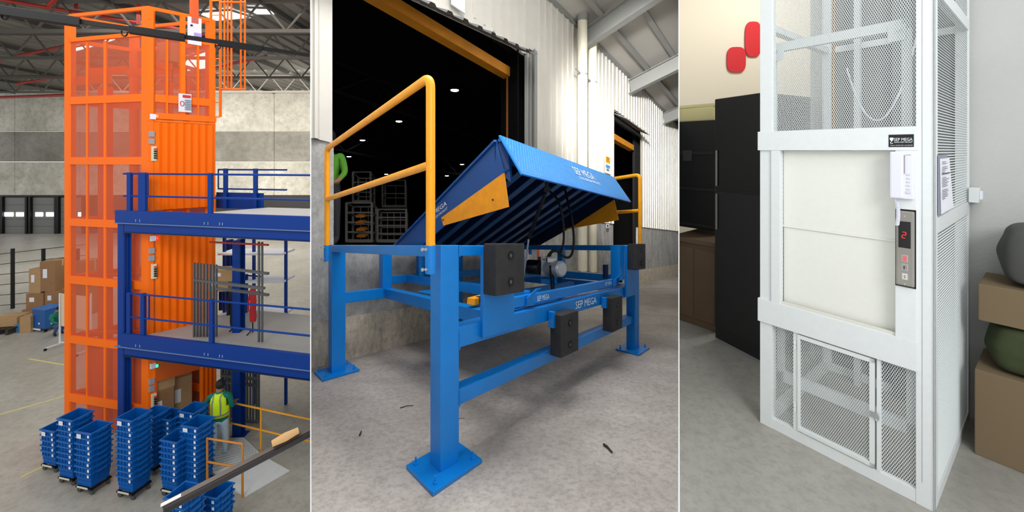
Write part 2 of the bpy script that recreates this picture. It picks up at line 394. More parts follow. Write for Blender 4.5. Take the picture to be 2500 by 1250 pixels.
# roof trusses and rails in the dark
DK2 = mat('dark_truss_steel', (34, 32, 31), .7)
for i, (e, lab) in enumerate(((-9, 'nearest dark lattice truss under the warehouse roof'), (-17, 'middle dark lattice truss under the warehouse roof'), (-26, 'farthest dark lattice truss under the warehouse roof'))):
    root = thing('roof_truss', lab, 'truss', K(6, e, 5.4), 'dark roof trusses')
    mb = MB(); mb.beam(K(-8, e, 5.3), K(20, e, 5.3), .1, .1); mb.beam(K(-8, e, 6.3), K(20, e, 6.3), .1, .1); mb.build('chord', DK2, root)
    mb = MB()
    for k in range(19): mb.beam(K(-8 + k * 1.5, e, 5.3 if k % 2 else 6.3), K(-8 + (k + 1) * 1.5, e, 6.3 if k % 2 else 5.3), .06, .06)
    mb.build('web', DK2, root)
# stacked stillages and trolleys inside
CAGE = mat('grey_cage_steel', (120, 118, 116), .6)
def cage(px0, px1, py0, py1, d, dep, nh, nv, lab, plates=(), group='steel cage trolleys in the dark warehouse'):
    c = W((px0 + px1) / 2, py1, d); root = thing('cage_trolley', lab, 'trolley', c, group)
    A = W(px0, py1, d); B = W(px1, py1, d); T_ = W(px0, py0, d).z - A.z; back = Vector((-.25, 1, -K2)).normalized() * dep
    for P in (A, B, A + back, B + back): mb = MB(); mb.beam(P, P + dH * T_, .045, .045); mb.build('post', CAGE, root)
    for P, Q in ((A, B), (A + back, B + back), (A, A + back), (B, B + back)):
        for k in range(nh + 1): mb = MB(); mb.beam(P + dH * T_ * k / nh, Q + dH * T_ * k / nh, .03, .03); mb.build('rail', CAGE, root)
    for k in range(1, nv): mb = MB(); mb.beam(A + (B - A) * k / nv + back, A + (B - A) * k / nv + back + dH * T_, .02, .02); mb.build('bar', CAGE, root)
    mb = MB(); mb.pts8([A, B, B + back, A + back, A + dH * .06, B + dH * .06, B + back + dH * .06, A + back + dH * .06]); mb.build('deck', CAGE, root)
    return root
cage(846, 908, 495, 590, 9.0, 1.0, 4, 3, 'grey steel stillage stacked with orange parts, left in the dark doorway')
cage(922, 992, 511, 590, 9.4, 1.0, 4, 4, 'low grey wire cage beside the blue leveller side')
cage(862, 905, 420, 494, 10.2, 1.0, 3, 2, 'upper dim stillage on top of the orange parts stack')
cage(934, 990, 440, 505, 12.5, 1.2, 2, 2, 'tall dim rack behind the low wire cage')
ORP = mat('orange_castings', (196, 122, 42), .6, noise=.5, scale=6)
for k, y in enumerate((527, 542.5, 559.5, 575)):
    c = W(882 + k * .8, y, 9.0); mb = MB(); mb.box(c, (.19, .2, .055)); mb.box(c + Vector((0, 0, .02)), (.14, .16, .05))
    tag(mb.build('casting', ORP, bevel=.008), ['topmost', 'second from the top', 'third from the top', 'lowest'][k] + ' orange casting in the grey stillage', 'part', 'orange castings in the stillage')
# soffit and roof beams
def soff(q, e): return 5.05 + e * .10
mb = MB(); mb.add([K(4.2, 0, 5.05), K(20, 0, 5.05), K(20, 3, 5.47), K(4.2, 3, 5.47), K(4.2, 0, 5.15), K(20, 0, 5.15), K(20, 3, 5.57), K(4.2, 3, 5.57)], [(0, 3, 2, 1), (4, 5, 6, 7), (0, 1, 5, 4), (1, 2, 6, 5), (2, 3, 7, 6), (3, 0, 4, 7)])
struct(mb.build('ceiling_soffit', SOFFIT))
for i, (q, lab) in enumerate(((5.7, 'nearest grey roof beam, from the downpipes to the upper right'), (8.9, 'second grey roof beam under the soffit'), (12.5, 'farthest grey roof beam under the soffit'))):
    root = thing('roof_beam', lab, 'beam', K(q, 0, 4.6), 'grey roof beams under the soffit')
    mb = MB(); mb.add([], [])
    a0, a1 = K(q, .12, 4.70), K(q, 2.95, 5.06); w_ = dS.normalized() * .10
    mb.beam(a0 - dH * .22, a1 - dH * .22, .2, .02); mb.build('flange', GREYST, root)
    mb = MB(); mb.beam(a0 + dH * .17, a1 + dH * .17, .2, .02); mb.build('flange', GREYST, root)
    mb = MB(); mb.beam(a0 - dH * .025, a1 - dH * .025, .02, .38); mb.build('web', GREYST, root)
for i, (e, lab) in enumerate(((.7, 'purlin nearest the wall under the soffit'), (1.45, 'middle purlin under the soffit'), (2.2, 'outermost purlin under the soffit'))):
    mb = MB(); z = 4.93 + e * .14; mb.beam(K(4.4, e, z), K(19, e, z), .07, .16); mb.beam(K(4.4, e + .04, z - .08), K(19, e + .04, z - .08), .12, .015)
    tag(mb.build('purlin', GREYST), lab, 'purlin', 'grey purlins under the soffit')
mb = MB(); mb.prism([K(4.0, .05, 5.05), K(19, .05, 5.05), K(19, .05, 4.97), K(4.0, .05, 4.97)], K(0, .06, 0) - K(0, 0, 0)); struct(mb.build('trim_eaves', GREYST))
# downpipes
PIPE = mat('cream_downpipe', (222, 216, 196), .45, noise=.05, scale=4)
def downpipe(px, ytop, ybot, rpx, q, lab, br):
    s_ = q + .34; e = .28; T = 2.6 - e; s_ = sT(px, T); d = 2.18 + .805 * s_ + .771 * T
    top = W(px, ytop, d); bot = W(px, ybot, d); r = rpx * d / F
    root = thing('downpipe', lab, 'pipe', bot, 'cream downpipes')
    mb = MB(); mb.tube([bot, top], r, 20); mb.build('pipe', PIPE, root, smooth=True)
    mb = MB(); lathe(mb, top - dH * .05, (0, 0, 1), [(0, r * 1.04), (.1, r * 1.2), (.22, r * 1.3), (.24, r * 1.3)], 20); mb.build('collar', GREYST, root, smooth=True)
    for y in br:
        c = W(px, y, d); mb = MB(); lathe(mb, c - dH * .02, (0, 0, 1), [(0, r * 1.05), (.04, r * 1.05)], 20)
        w = K(0, -e, 0) - K(0, 0, 0); mb.beam(c - dS.normalized() * (r * 1.0), c - dS.normalized() * (r * 3.2), .02, .03); mb.build('bracket', GREYST, root)
downpipe(1422, 46, 752, 11.8, 5.9, 'nearer cream downpipe left of its twin on the cladding', (182, 662))
downpipe(1446.5, 90, 742, 10.6, 6.3, 'farther cream downpipe right of its twin on the cladding', (201, 664))
# signs by the far door
def panel(px0, px1, py0, py1, T, m, root, name, th=.01, label=None):
    s0, s1 = sT(px0, T), sT(px1, T); h1 = hh(py0, s0, T); h0 = hh(py1, s0, T)
    mb = MB(); mb.hexa(U, s0, s1, T, T + th, h0, h1); return mb.build(name, m, root, label=label)
T = 2.48; s0 = sT(1478, T)
root = thing('warning_sign', 'upright white sign with a yellow top panel beside the far doorway', 'sign', U(s0, T, 1.4))
panel(1478, 1491, 379, 421, T, PAPER, root, 'sign_board'); panel(1479.3, 1489.5, 381, 396, T - .012, YELPLATE, root, 'yellow_panel'); panel(1479.5, 1489.5, 401, 408, T - .012, mat('blue_print', (60, 130, 190), .6), root, 'blue_panel')
for k, y in enumerate((383, 387, 391, 411, 414)): panel(1481, 1488 - (k % 2), y, y + 1.2, T - .02, INK, root, 'text_line', .004)
root = thing('notice_sign', 'small square white notice on grey concrete below the warning sign', 'sign', U(s0, T, .4))
panel(1481, 1487.5, 546, 556, T, PAPER, root, 'sign_board'); panel(1482.7, 1485.5, 548.5, 553.5, T - .012, INK, root, 'symbol')
mb = MB(); p = W(1000, 0, 5.6); s0 = sT(1092, 2.5); mb.hexa(U, sT(1098, 2.5), sT(1131, 2.5), 2.45, 2.47, hh(14, sT(1098, 2.5), 2.5), hh(-40, sT(1098, 2.5), 2.5)); tag(mb.build('door_number_board', PAPER), 'blank white board on the cladding at the top of the frame', 'board')
# thin red pipe
mb = MB(); P = sT(1314, 2.5); d = 2.18 + .805 * P + .771 * 2.5; mb.tube([W(1314, 600, d), W(1314, 690, d)], .016, 10); tag(mb.build('red_conduit', mat('red_conduit_paint', (214, 60, 44), .5), smooth=True), 'thin red upright pipe on the dock wall behind the motor', 'pipe')

# ------------------------------------------------------------------ the blue stand
stand = thing('dock_stand', 'large bright blue welded steel dock stand on four posts', 'frame', U(1.6, 1.2, -1.3))
BV = .006
def bar(s0, s1, T0, T1, h0, h1, name='rail', m=BLUE, parent=None, bev=BV, label=None):
    mb = MB(); mb.hexa(U, s0, s1, T0, T1, h0, h1); return mb.build(name, m, parent or stand, bevel=bev, label=label)
def post(s0, T0, w=.148, t=.124, h0=-1.28, h1=0.0, base=True):
    o = bar(s0, s0 + w, T0, T0 + t, h0, h1, 'post')
    if base:
        bp = bar(s0 - .12, s0 + w + .12, T0 - .10, T0 + t + .10, h0 - .018, h0 + .004, 'base_plate', BLUE, o, .002)
        for ds, dt in ((-.075, -.055), (w + .075, -.055), (-.075, t + .055), (w + .075, t + .055)):
            mb = MB(); c = U(s0 + ds, T0 + dt, h0 + .004); mb.tube([c, c + dH * .045], .006, 8); lathe(mb, c, (0, 0, 1), [(0, .013), (.014, .013)], 6); mb.build('anchor_bolt', BLUE, o)
    return o
post(0, 0); post(0, 2.18); post(3.17, -.02); post(3.25, 2.2)
bar(.60, .72, 2.2, 2.32, -.55, 0, 'post'); bar(1.2, 1.32, 2.34, 2.44, -.48, 0, 'post')
bar(2.6, 2.72, 2.34, 2.44, -1.28, 0, 'post'); bar(3.2, 3.3, 1.2, 1.3, -1.28, -.02, 'post'); bar(1.9, 2.0, 2.34, 2.44, -1.28, 0, 'post')
# front rails
bar(.148, 3.17, .01, .11, -.953, -.857, 'rail'); bar(.148, 3.17, .01, .13, -.612, -.487, 'rail')
bar(.148, .42, .0, .10, -.066, -.002, 'rail'); bar(2.86, 3.17, 0, .1, -.066, -.002, 'rail')
# side rails (left) and right top rail
bar(.0, .10, .124, 2.18, -.070, -.002, 'rail'); bar(3.30, 3.40, .12, 2.2, -.075, -.002, 'rail')
bar(.148, .62, 2.2, 2.3, -.60, -.49, 'rail'); bar(.62, .72, .13, 2.2, -.60, -.49, 'rail'); bar(3.2, 3.3, .13, 2.2, -.60, -.49, 'rail')
bar(.15, 3.25, 2.34, 2.42, -.075, -.004, 'rail')
# inner cross members
bar(.95, 1.03, .1, 2.35, -.45, -.36, 'inner_rail'); bar(1.45, 1.53, .1, 2.35, -.56, -.47, 'inner_rail'); bar(2.95, 3.03, .1, 2.35, -.45, -.36, 'inner_rail')
bar(.72, 3.2, 2.25, 2.34, -.45, -.36, 'inner_rail'); bar(1.0, 3.0, 1.35, 1.50, -.44, -.42, 'inner_rail'); bar(.74, 1.4, 1.2, 1.6, -.485, -.475, 'gusset_plate'); bar(1.0, 3.0, .85, .95, -.60, -.50, 'inner_rail')
mb = MB(); mb.beam(U(.98, 1.9, -.06), U(1.0, 1.3, -.38), .035, .03); mb.build('brace', BLUE, stand); bar(.95, .99, 1.86, 1.92, -.4, -.02, 'brace')
# front channel with clips
bar(.66, 2.80, .05, .10, -.462, -.382, 'channel')
for a in (.90, 2.60): 
    mb = MB(); mb.prism([U(a, .035, -.46), U(a + .085, .035, -.46), U(a + .085, .03, -.385), U(a + .125, -.03, -.33), U(a + .06, -.03, -.33), U(a, .03, -.40)], dT * .012); mb.build('clip', BLUE, stand)
bar(2.56, 2.64, .12, .16, -.38, -.22, 'angle_bracket', BLUE_UNDER); bar(2.70, 2.86, .0, .12, -.40, 0, 'stub_post')
# plates behind the top bumpers
bar(.345, .68, -.02, .01, -.585, -.01, 'bumper_plate', bev=.003); bar(2.86, 3.18, -.03, .0, -.60, -.01, 'bumper_plate', bev=.003)
bar(1.16, 1.2, -.06, .0, -.66, -.53, 'bumper_lug'); bar(2.2, 2.24, -.06, .0, -.64, -.53, 'bumper_lug')
# rubber bumpers
def bumper(s0, s1, h0, h1, T0, T1, lab):
    o = bar(s0, s1, T0, T1, h0, h1, 'bumper', RUBBER, stand, .008, lab)
    sc = (s0 + s1) / 2; r = (s1 - s0) * .10
    for k in (.24, .76):
        mb = MB(); c = U(sc, T0 - .001, h0 + (h1 - h0) * k); vs = [c + dS * (r * math.cos(a)) + dH * (r * math.sin(a)) for a in [i * math.pi / 8 for i in range(16)]]
        mb.prism(vs, dT * .004 * -1); mb.build('bolt_hole', HOLE, o)
        mb = MB(); c2 = c - dT * .0055 - dS * r * .3; vs = [c2 + dS * (r * .42 * math.cos(a)) + dH * (r * .42 * math.sin(a)) for a in [i * math.pi / 3 for i in range(6)]]
        mb.prism(vs, dT * -.003); mb.build('bolt_head', mat('dull_bolt', (92, 92, 92), .5, .4), o)
    return o
bumper(.35, .655, -.311, .010, -.15, -.02, 'large black rubber bumper at the top left of the frame')
bumper(2.90, 3.2, -.285, .014, -.15, -.03, 'large black rubber bumper at the top right of the frame')
bumper(1.193, 1.495, -.89, -.553, -.12, 0, 'lower black rubber bumper nearer the camera')
bumper(2.237, 2.515, -.876, -.535, -.12, 0, 'lower black rubber bumper farther right')
# weld beads as small stuff along the near post
mb = MB()
for k in range(14):
    for (s, h) in ((.151, -.955 + k * .0072), (.151, -.615 + k * .0092), (.151, -.066 + k * .0046)):
        c = U(s, -.004, h); mb.box(c, (.007, .006, .005))
stuff(mb.build('weld_bead', BLUE, stand))
# lettering on the rails
def txt(body, px0, px1, pyb, pyt, T, m=PRINT, parent=None, name='lettering'):
    s0, s1 = sT(px0, T), sT(px1, T); h0 = hh(pyb, s0, T); h1 = hh(pyt, s0, T)
    return text(body, U(s0, T, h0), U(s1, T, h0) - U(s0, T, h0), dH * (h1 - h0), m, parent or stand, name, .002)
txt('SEP MEGA', 1405, 1455.5, 754.5, 736.5, .008); txt('SEP MEGA', 1311, 1340.5, 736, 722.5, .048); txt('SEP MEGA', 1477, 1493.5, 697, 689, .048)

# ------------------------------------------------------------------ dock leveller
lev = thing('dock_leveller', 'raised blue dock leveller platform tilting up over the stand', 'leveller', U(2.1, 2.3, 0))
DK = [(2.5, 0.0), (.42, .87)]
def deckh(T): return .0 + (2.5 - T) / 2.08 * .87
s0, s1 = .90, 3.33
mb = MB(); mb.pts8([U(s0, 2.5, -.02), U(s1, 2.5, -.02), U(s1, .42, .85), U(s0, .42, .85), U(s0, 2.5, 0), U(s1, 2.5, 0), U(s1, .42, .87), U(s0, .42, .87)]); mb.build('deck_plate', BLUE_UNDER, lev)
SIDE = mat('blue_side_shade', (8, 72, 142), .4)  # side's shade put into a duller copy of the blue
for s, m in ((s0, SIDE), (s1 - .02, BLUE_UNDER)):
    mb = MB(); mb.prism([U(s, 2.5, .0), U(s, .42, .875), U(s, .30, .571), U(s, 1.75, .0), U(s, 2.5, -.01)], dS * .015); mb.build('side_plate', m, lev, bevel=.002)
mb = MB(); mb.beam(U(s0 - .012, 2.48, -.02 + .018), U(s0 - .012, .42, .862), .02, .02); mb.build('edge_bar', SIDE, lev)
for k in range(9):       # underside ribs: shaded webs and brighter flanges put into their blues
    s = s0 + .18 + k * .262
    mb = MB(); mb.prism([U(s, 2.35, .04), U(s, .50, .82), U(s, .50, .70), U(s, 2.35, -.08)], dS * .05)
    mb.build('rib', mat('rib_shade_blue', (6, 34, 74), .45), lev); mb = MB(); mb.prism([U(s - .025, 2.3, -.06), U(s - .025, .50, .695), U(s - .025, .50, .685), U(s - .025, 2.3, -.07)], dS * .10); mb.build('rib_flange', mat('lit_rib_flange_blue', (36, 84, 132), .4), lev)
mb = MB(); mb.pts8([U(s0, .42, .70), U(s1, .42, .70), U(s1, .44, .70), U(s0, .44, .70), U(s0, .42, .86), U(s1, .42, .86), U(s1, .44, .86), U(s0, .44, .86)]); mb.build('header_plate', SIDE, lev)
# small hinge housing between deck and lip at the left
mb = MB(); mb.prism([U(.93, .43, .87), U(.93, .40, .60), U(1.0, .32, .52), U(1.0, .36, .83)], dS * .03 + dT * .0); mb.build('lip_bracket', SIDE, lev)
# lip with raised tread pattern
La, Lb = .374, .092
sL = sT(1219.5, La); sL2 = sT(1274.5, Lb); sR = sT(1499, La); sR2 = sT(1541, Lb)
def lip(u, v, n=0.0):    # u along the width, v from hinge (0) to edge (1)
    sa = sL + (sR - sL) * u; sb = sL2 + (sR2 - sL2) * u
    p = U(sa, La, .905).lerp(U(sb, Lb, .545), v)
    return p + LN * n
LN = (U(sR, La, .905) - U(sL, La, .905)).cross(U(sL2, Lb, .545) - U(sL, La, .905)).normalized()
if LN.y > 0: LN = -LN
mb = MB(); mb.pts8([lip(0, 0, -.016), lip(1, 0, -.016), lip(1, 1, -.016), lip(0, 1, -.016), lip(0, 0), lip(1, 0), lip(1, 1), lip(0, 1)]); lipo = mb.build('lip_plate', BLUE, lev, bevel=.003)
mb = MB(); rows, cols = 13, 62
for j in range(rows):
    for i in range(cols):
        u = (i + .5 + .5 * (j % 2)) / cols * .965 + .01; v = .04 + (j + .5) / rows * .88
        a = lip(u, v, .0005); du = (lip(u + .0065, v) - lip(u, v)); dv = (lip(u, v + .028) - lip(u, v))
        d1 = dv * 1.0 + du * .15; w1 = du * .24
        mb.add([a - d1, a + w1, a + d1, a - w1, a + LN * .0035], [(0, 1, 4), (1, 2, 4), (2, 3, 4), (3, 0, 4)])
stuff(mb.build('tread_pattern', mat('worn_tread_blue', (70, 168, 226), .35), lipo))
mb = MB(); mb.tube([U(sL + .03, La + .03, .875), U(sR - .03, La + .03, .875)], .018, 10); mb.build('hinge_rod', SIDE, lev)
tw = lip(.63, .46) - lip(.44, .46); tu = (lip(.44, .16) - lip(.44, .46))
text('SEP MEGA', lip(.462, .50, .004), lip(.665, .50) - lip(.462, .50), lip(.462, .24) - lip(.462, .50), PRINT, lipo)
text('DOCK LEVELLER SPECIALIST', lip(.475, .64, .004), lip(.69, .64) - lip(.475, .64), lip(.475, .55) - lip(.475, .64), PRINT, lipo)
# lettering on the left side plate
P0 = Ts(1063, s0); P1 = Ts(1003, s0)
def side(px, py):
    t = Ts(px, s0 - .003); return U(s0 - .003, t, hh(py, s0, t))
a, b, c_ = side(1041, 539), side(1091, 500.5), side(1040, 529)
text('SEP MEGA', a, b - a, (c_ - a) * 1.0, PRINT, lev); a, b, c_ = side(1041, 552), side(1093, 510), side(1040, 546.5)
text('DOCK LEVELLER SPECIALIST', a, b - a, c_ - a, PRINT, lev)
# yellow toe guards
def guard(s, pts, lab):
    vs = []
    for px, py in pts:
        t = Ts(px, s); vs.append(U(s, t, hh(py, s, t)))
    mb = MB(); mb.prism(vs, dS * .006); return mb.build('toe_guard', YELPLATE, lev, label=lab)
g = guard(.885, [(1231, 421), (1242, 505), (1082, 551), (1077.5, 531), (1078, 536)][:4], 'yellow triangular toe guard on the near side')
for px, py in ((1082, 537), (1203, 488)):
    t = Ts(px, .88); c = U(.88, t, hh(py, .88, t)); mb = MB(); lathe(mb, c, -dS, [(0, .008), (.004, .008)], 8); mb.build('rivet', BLACK, g)
guard(3.24, [(1500, 487), (1510.5, 537), (1372, 562), (1400, 552)], 'yellow triangular toe guard on the far side')
mb = MB(); t = Ts(1229, .88); mb.tube([U(.86, t, hh(419, .86, t)), U(.95, t, hh(416, .95, t))], .012, 8); mb.build('guard_pivot', SIDE, lev)
# hydraulic cylinder
cyl = []
for (px, py, s) in ((1335, 462, 1.6), (1291, 582, 1.6), (1282, 610, 1.6)):
    t = Ts(px, s); cyl.append(U(s, t, hh(py, s, t)))
mb = MB(); mb.tube([cyl[0].lerp(cyl[1], .08), cyl[1]], .019, 12); cy = mb.build('ram_cylinder', BLACK, lev, smooth=True)
mb = MB(); mb.tube([cyl[1], cyl[2] - dH * .25 + (cyl[2] - cyl[1]) * .6], .010, 10); mb.build('ram_rod', STEEL, cy, smooth=True)
mb = MB(); mb.box(cyl[0], (.06, .06, .05)); mb.box(cyl[0] + dH * .04, (.03, .09, .06)); mb.build('ram_clevis', BLACK, cy, bevel=.006)
# power pack
pw = thing('power_pack', 'small hydraulic power pack, black tank and silver motor, on the inner rail', 'motor', W(1340, 686, 4.1))
ax = (W(1362, 656, 4.02) - W(1305, 652, 4.3)).normalized()
mb = MB(); c0 = W(1291, 651, 4.32); lathe(mb, c0, ax, [(0, .02), (.0, .065), (.015, .078), (.20, .078), (.21, .07), (.212, .02)], 24); tk = mb.build('tank', mat('gloss_black', (10, 10, 12), .2), pw, smooth=True)
mb = MB(); mb.tube([c0 + ax * .17 + dH * .07, c0 + ax * .17 + dH * .11], .018, 10); mb.build('filler_cap', mat('dark_red_cap', (84, 30, 28), .5), tk)
mb = MB(); c1 = c0 + ax * .245; mb.box(c1, (.06, .08, .17)); mb.box(c1 + Vector((.02, -.03, .03)), (.05, .05, .07)); mb.box(c1 + Vector((.0, -.05, -.04)), (.07, .04, .04)); mb.tube([c1 + Vector((-.02, -.02, .08)), c1 + Vector((-.02, -.02, .13))], .012, 8); mb.tube([c1 + Vector((.02, -.02, .08)), c1 + Vector((.02, -.02, .13))], .012, 8); mb.build('valve_block', ALU, pw, bevel=.004)
mb = MB(); c2 = c1 + ax * .05; prof = [(0, .06), (.01, .068)]
for k in range(9): prof += [(.012 + k * .014, .062), (.013 + k * .014, .072), (.019 + k * .014, .072), (.020 + k * .014, .062)]
prof += [(.14, .074), (.145, .08), (.205, .08), (.215, .074)]; lathe(mb, c2, ax, prof, 24); mo = mb.build('motor_body', ALU, pw, smooth=False)
mb = MB(); lathe(mb, c2 + ax * .2151, ax, [(0, .066), (.006, .062)], 24); mb.build('fan_cover', STEEL, mo)
mb = MB(); mb.box(c2 + ax * .07 + dH * .09, (.09, .08, .04)); mb.build('terminal_box', mat('pale_grey_box', (205, 208, 210), .4), mo, bevel=.005)
mb = MB(); mb.box(W(1340, 684, 4.1), (.16, .1, .045)); mb.build('mounting_plate', BLUE, pw)
mb = MB(); mb.tube([W(1343, 648, 3.95), W(1344, 670, 3.93), W(1347, 700, 4.0), W(1349, 720, 4.1)], .010, 8); mb.tube([W(1345, 650, 3.97), W(1351, 680, 3.96), W(1353, 718, 4.1)], .008, 8); mb.build('motor_cable', BLACK, pw, smooth=True)
def catmull(P, n=8):
    P = [P[0]] + P + [P[-1]]; out = []
    for i in range(1, len(P) - 2):
        for k in range(n):
            t = k / n; a, b, c, d = P[i - 1], P[i], P[i + 1], P[i + 2]
            out.append(.5 * ((2 * b) + (c - a) * t + (2 * a - 5 * b + 4 * c - d) * t * t + (3 * b - a - 3 * c + d) * t ** 3))
    out.append(P[-2]); return out
for pts, lab in (([(1340, 466, 4.3), (1356, 480, 4.25), (1368, 505, 4.2), (1375, 545, 4.15), (1376, 590, 4.1), (1368, 614, 4.1), (1352, 611, 4.1), (1340, 622, 4.1), (1335, 640, 4.1)], 'black hydraulic hose looping nearer the ram'),
                 ([(1379, 462, 4.5), (1388, 500, 4.4), (1397, 540, 4.3), (1401, 585, 4.2), (1397, 618, 4.15), (1386, 629, 4.1), (1371, 622, 4.1), (1358, 613, 4.1), (1345, 618, 4.1), (1340, 640, 4.1)], 'black hydraulic hose hanging farther right')):
    mb = MB(); mb.tube(catmull([W(*p) for p in pts]), .013, 10); tag(mb.build('hydraulic_hose', BLACK, smooth=True), lab, 'hose', 'black hydraulic hoses')
# orange and black striped strut on the inner frame
root = thing('safety_strut', 'yellow strut with black marks lying behind the front channel', 'strut', U(.95, .45, -.47))
mb = MB(); mb.beam(U(.62, .45, -.44), U(1.35, .62, -.44), .07, .05); mb.build('strut_bar', YELPLATE, root, bevel=.003)
for k in range(4): mb = MB(); a = U(.70 + k * .15, .43 + k * .035, -.435); mb.beam(a, a + dS * .06, .075, .04); mb.build('black_mark', INK, root)

# ------------------------------------------------------------------ yellow guard rails
def guard_rail(Pn, Pf, hT, hM, r, lab, grp='yellow tubular guard rails on the stand', socket=True):
    root = thing('guard_rail', lab, 'railing', U(Pn[0], Pn[1], 0), grp)
    n, f = (lambda h: U(Pn[0], Pn[1], h)), (lambda h: U(Pf[0], Pf[1], h))
    path = [n(-.03), n(hT - .07)]
    B0, B1, B2 = n(hT - .07), n(hT), n(hT).lerp(f(hT), .07 / (n(hT) - f(hT)).length)
    for k in range(1, 7): t = k / 7; path.append(B0 * (1 - t) ** 2 + B1 * 2 * t * (1 - t) + B2 * t * t)
    L_ = (n(hT) - f(hT)).length; C0 = f(hT).lerp(n(hT), .06 / L_); C1, C2 = f(hT), f(hT - .06)
    path.append(B2); path.append(C0)
    for k in range(1, 6): t = k / 6; path.append(C0 * (1 - t) ** 2 + C1 * 2 * t * (1 - t) + C2 * t * t)
    path += [C2, f(-.03)]
    mb = MB(); mb.tube(path, r, 18); mb.build('hoop', YEL, root, smooth=True)
    mb = MB(); mb.tube([n(hM), f(hM)], r * .92, 16); mb.build('mid_rail', YEL, root, smooth=True)
    for g_ in (n, f):
        mb = MB(); mb.tube([g_(-.155), g_(.0)], r * 1.18, 18); so = mb.build('socket', BLUE, root, smooth=True)
        for h in (-.025, -.135):
            mb = MB(); c = g_(h) - dS * r; lathe(mb, c, -dS, [(0, .009), (.012, .009), (.012, .004), (.03, .004), (.03, .010), (.036, .010)], 8); mb.build('clamp_bolt', STEEL, so)
guard_rail((-.055, .03), (-.06, 2.13), .935, .445, .0255, 'nearest yellow tubular guard rail with a rounded corner, left of the platform')
guard_rail((3.46, .02), (3.46, 2.1), .90, .44, .024, 'far yellow tubular guard rail behind the lip at the right')
# dock worker inside the doorway
wk = thing('person', 'person in a green shirt just inside the doorway behind the left yellow rail', 'person', W(803, 596, 6.0))
c = W(803, 596, 6.0); sh = mat('green_shirt', (86, 150, 40), .8); tr = mat('dark_trousers', (40, 40, 46), .8)
J = {'pelvis': (c + Vector((0, 0, .92)), .14), 'chest': (c + Vector((0, 0, 1.18)), .15), 'neck': (c + Vector((0, 0, 1.46)), .06), 'head': (c + Vector((0, -.02, 1.6)), .09), 'top': (c + Vector((0, -.02, 1.7)), .06)}
E = [('pelvis', 'chest'), ('chest', 'neck'), ('neck', 'head'), ('head', 'top')]
for sd, nm in ((-1, 'l'), (1, 'r')):
    J['hip' + nm] = (c + Vector((sd * .1, 0, .84)), .09); J['knee' + nm] = (c + Vector((sd * .11, 0, .46)), .065); J['ank' + nm] = (c + Vector((sd * .12, 0, .08)), .045); J['toe' + nm] = (c + Vector((sd * .13, -.16, .04)), .04)
    J['sho' + nm] = (c + Vector((sd * .19, 0, 1.38)), .07); J['elb' + nm] = (c + Vector((sd * .25, .0, 1.1)), .05); J['wri' + nm] = (c + Vector((sd * .22, -.2, .98)), .035); J['han' + nm] = (c + Vector((sd * .2, -.28, .97)), .03)
    E += [('pelvis', 'hip' + nm), ('hip' + nm, 'knee' + nm), ('knee' + nm, 'ank' + nm), ('ank' + nm, 'toe' + nm), ('chest', 'sho' + nm), ('sho' + nm, 'elb' + nm), ('elb' + nm, 'wri' + nm), ('wri' + nm, 'han' + nm)]
def reg(p):
    z = p.z - c.z
    if z > 1.47: return 0
    if z > .93 and (Vector((p.x, p.y, 0)) - Vector((c.x, c.y, 0))).length < .34 and not (p.y < c.y - .16): return 1
    return 2 if z <= .93 else 0
figure('body', J, E, (reg, [SKIN, sh, tr]), wk)
mb = MB(); lathe(mb, c + Vector((0, .01, 1.62)), (0, 0, 1), [(-.02, .088), (.04, .1), (.1, .09), (.145, .05), (.155, .01)], 16); mb.build('hair', HAIR, wk, smooth=True)
# litter on the yard
TW = mat('dark_twig', (48, 42, 38), .9)
def gy(px, py): d = 1.30 * F / (py - 598); return W(px, py, d)
for (x0, y0, x1, y1, w, lab) in ((1474, 1088, 1494, 1107, .016, 'short dark stick on the yard at the right'), (977, 997, 1009, 991, .007, 'thin dark twig on the yard left of the near post'), (878, 1065, 882, 1055, .012, 'tiny dark chip on the yard at the far left'), (1118, 1024, 1134, 1023, .004, 'very thin twig on the yard behind the near post')):
    a, b = gy(x0, y0) + dH * w / 2, gy(x1, y1) + dH * w / 2; m_ = a.lerp(b, .5) + Vector((0, .01, .002)); mb = MB(); mb.tube([a, m_, b], w / 2, 6, r2=w / 3); tag(mb.build('twig', TW), lab, 'stick', 'litter on the yard')
stain = mat('damp_stain', (104, 100, 97), .6)
end_bay(RL, RR)

# ================================================================== BAY 3: white service lift in a wire-mesh shaft
def V(a, b, h):
    y = 1.61 + .813 * a + .573 * b
    return Vector((1.75 - .582 * a + .82 * b, y, EYE + h + .0295 * y))
vA = V(1, 0, 0) - V(0, 0, 0); vB = V(0, 1, 0) - V(0, 0, 0)
def a_at(px, b=0):
    r = (px - 1250) / F; return (1.75 + .82 * b - r * (1.61 + .573 * b)) / (.582 + r * .813)
def b_at(px, a=0):
    r = (px - 1250) / F; return (r * (1.61 + .813 * a) - 1.75 + .582 * a) / (.82 - r * .573)
def h3(py, a, b=0): return (367 - py) * (1.61 + .813 * a + .573 * b) / F
fl3 = concrete('lift_room_floor', (150, 147, 140), (176, 173, 165), (126, 122, 114), .8, 20, .5, .12)
struct(MB().hexa(V, -4, 8, -1.2, 4.2, -1.6, -1.5).build('floor', fl3))
WALL3 = mat('pale_grey_plaster', (196, 196, 192), .8, noise=.04, scale=3, bump=.15, bscale=60)
struct(MB().hexa(V, -4, .75, 1.02, 1.12, -1.5, 3.0).build('wall_right', WALL3))
BEIGE = mat('warm_beige_wall', (226, 216, 196), .8)
XY = lambda u, v, w: Vector((u, v, w))
struct(MB().hexa(XY, 2.0, 6.5, 5.2, 5.3, EYE - 1.6, EYE + 3.2).build('wall_back', BEIGE))
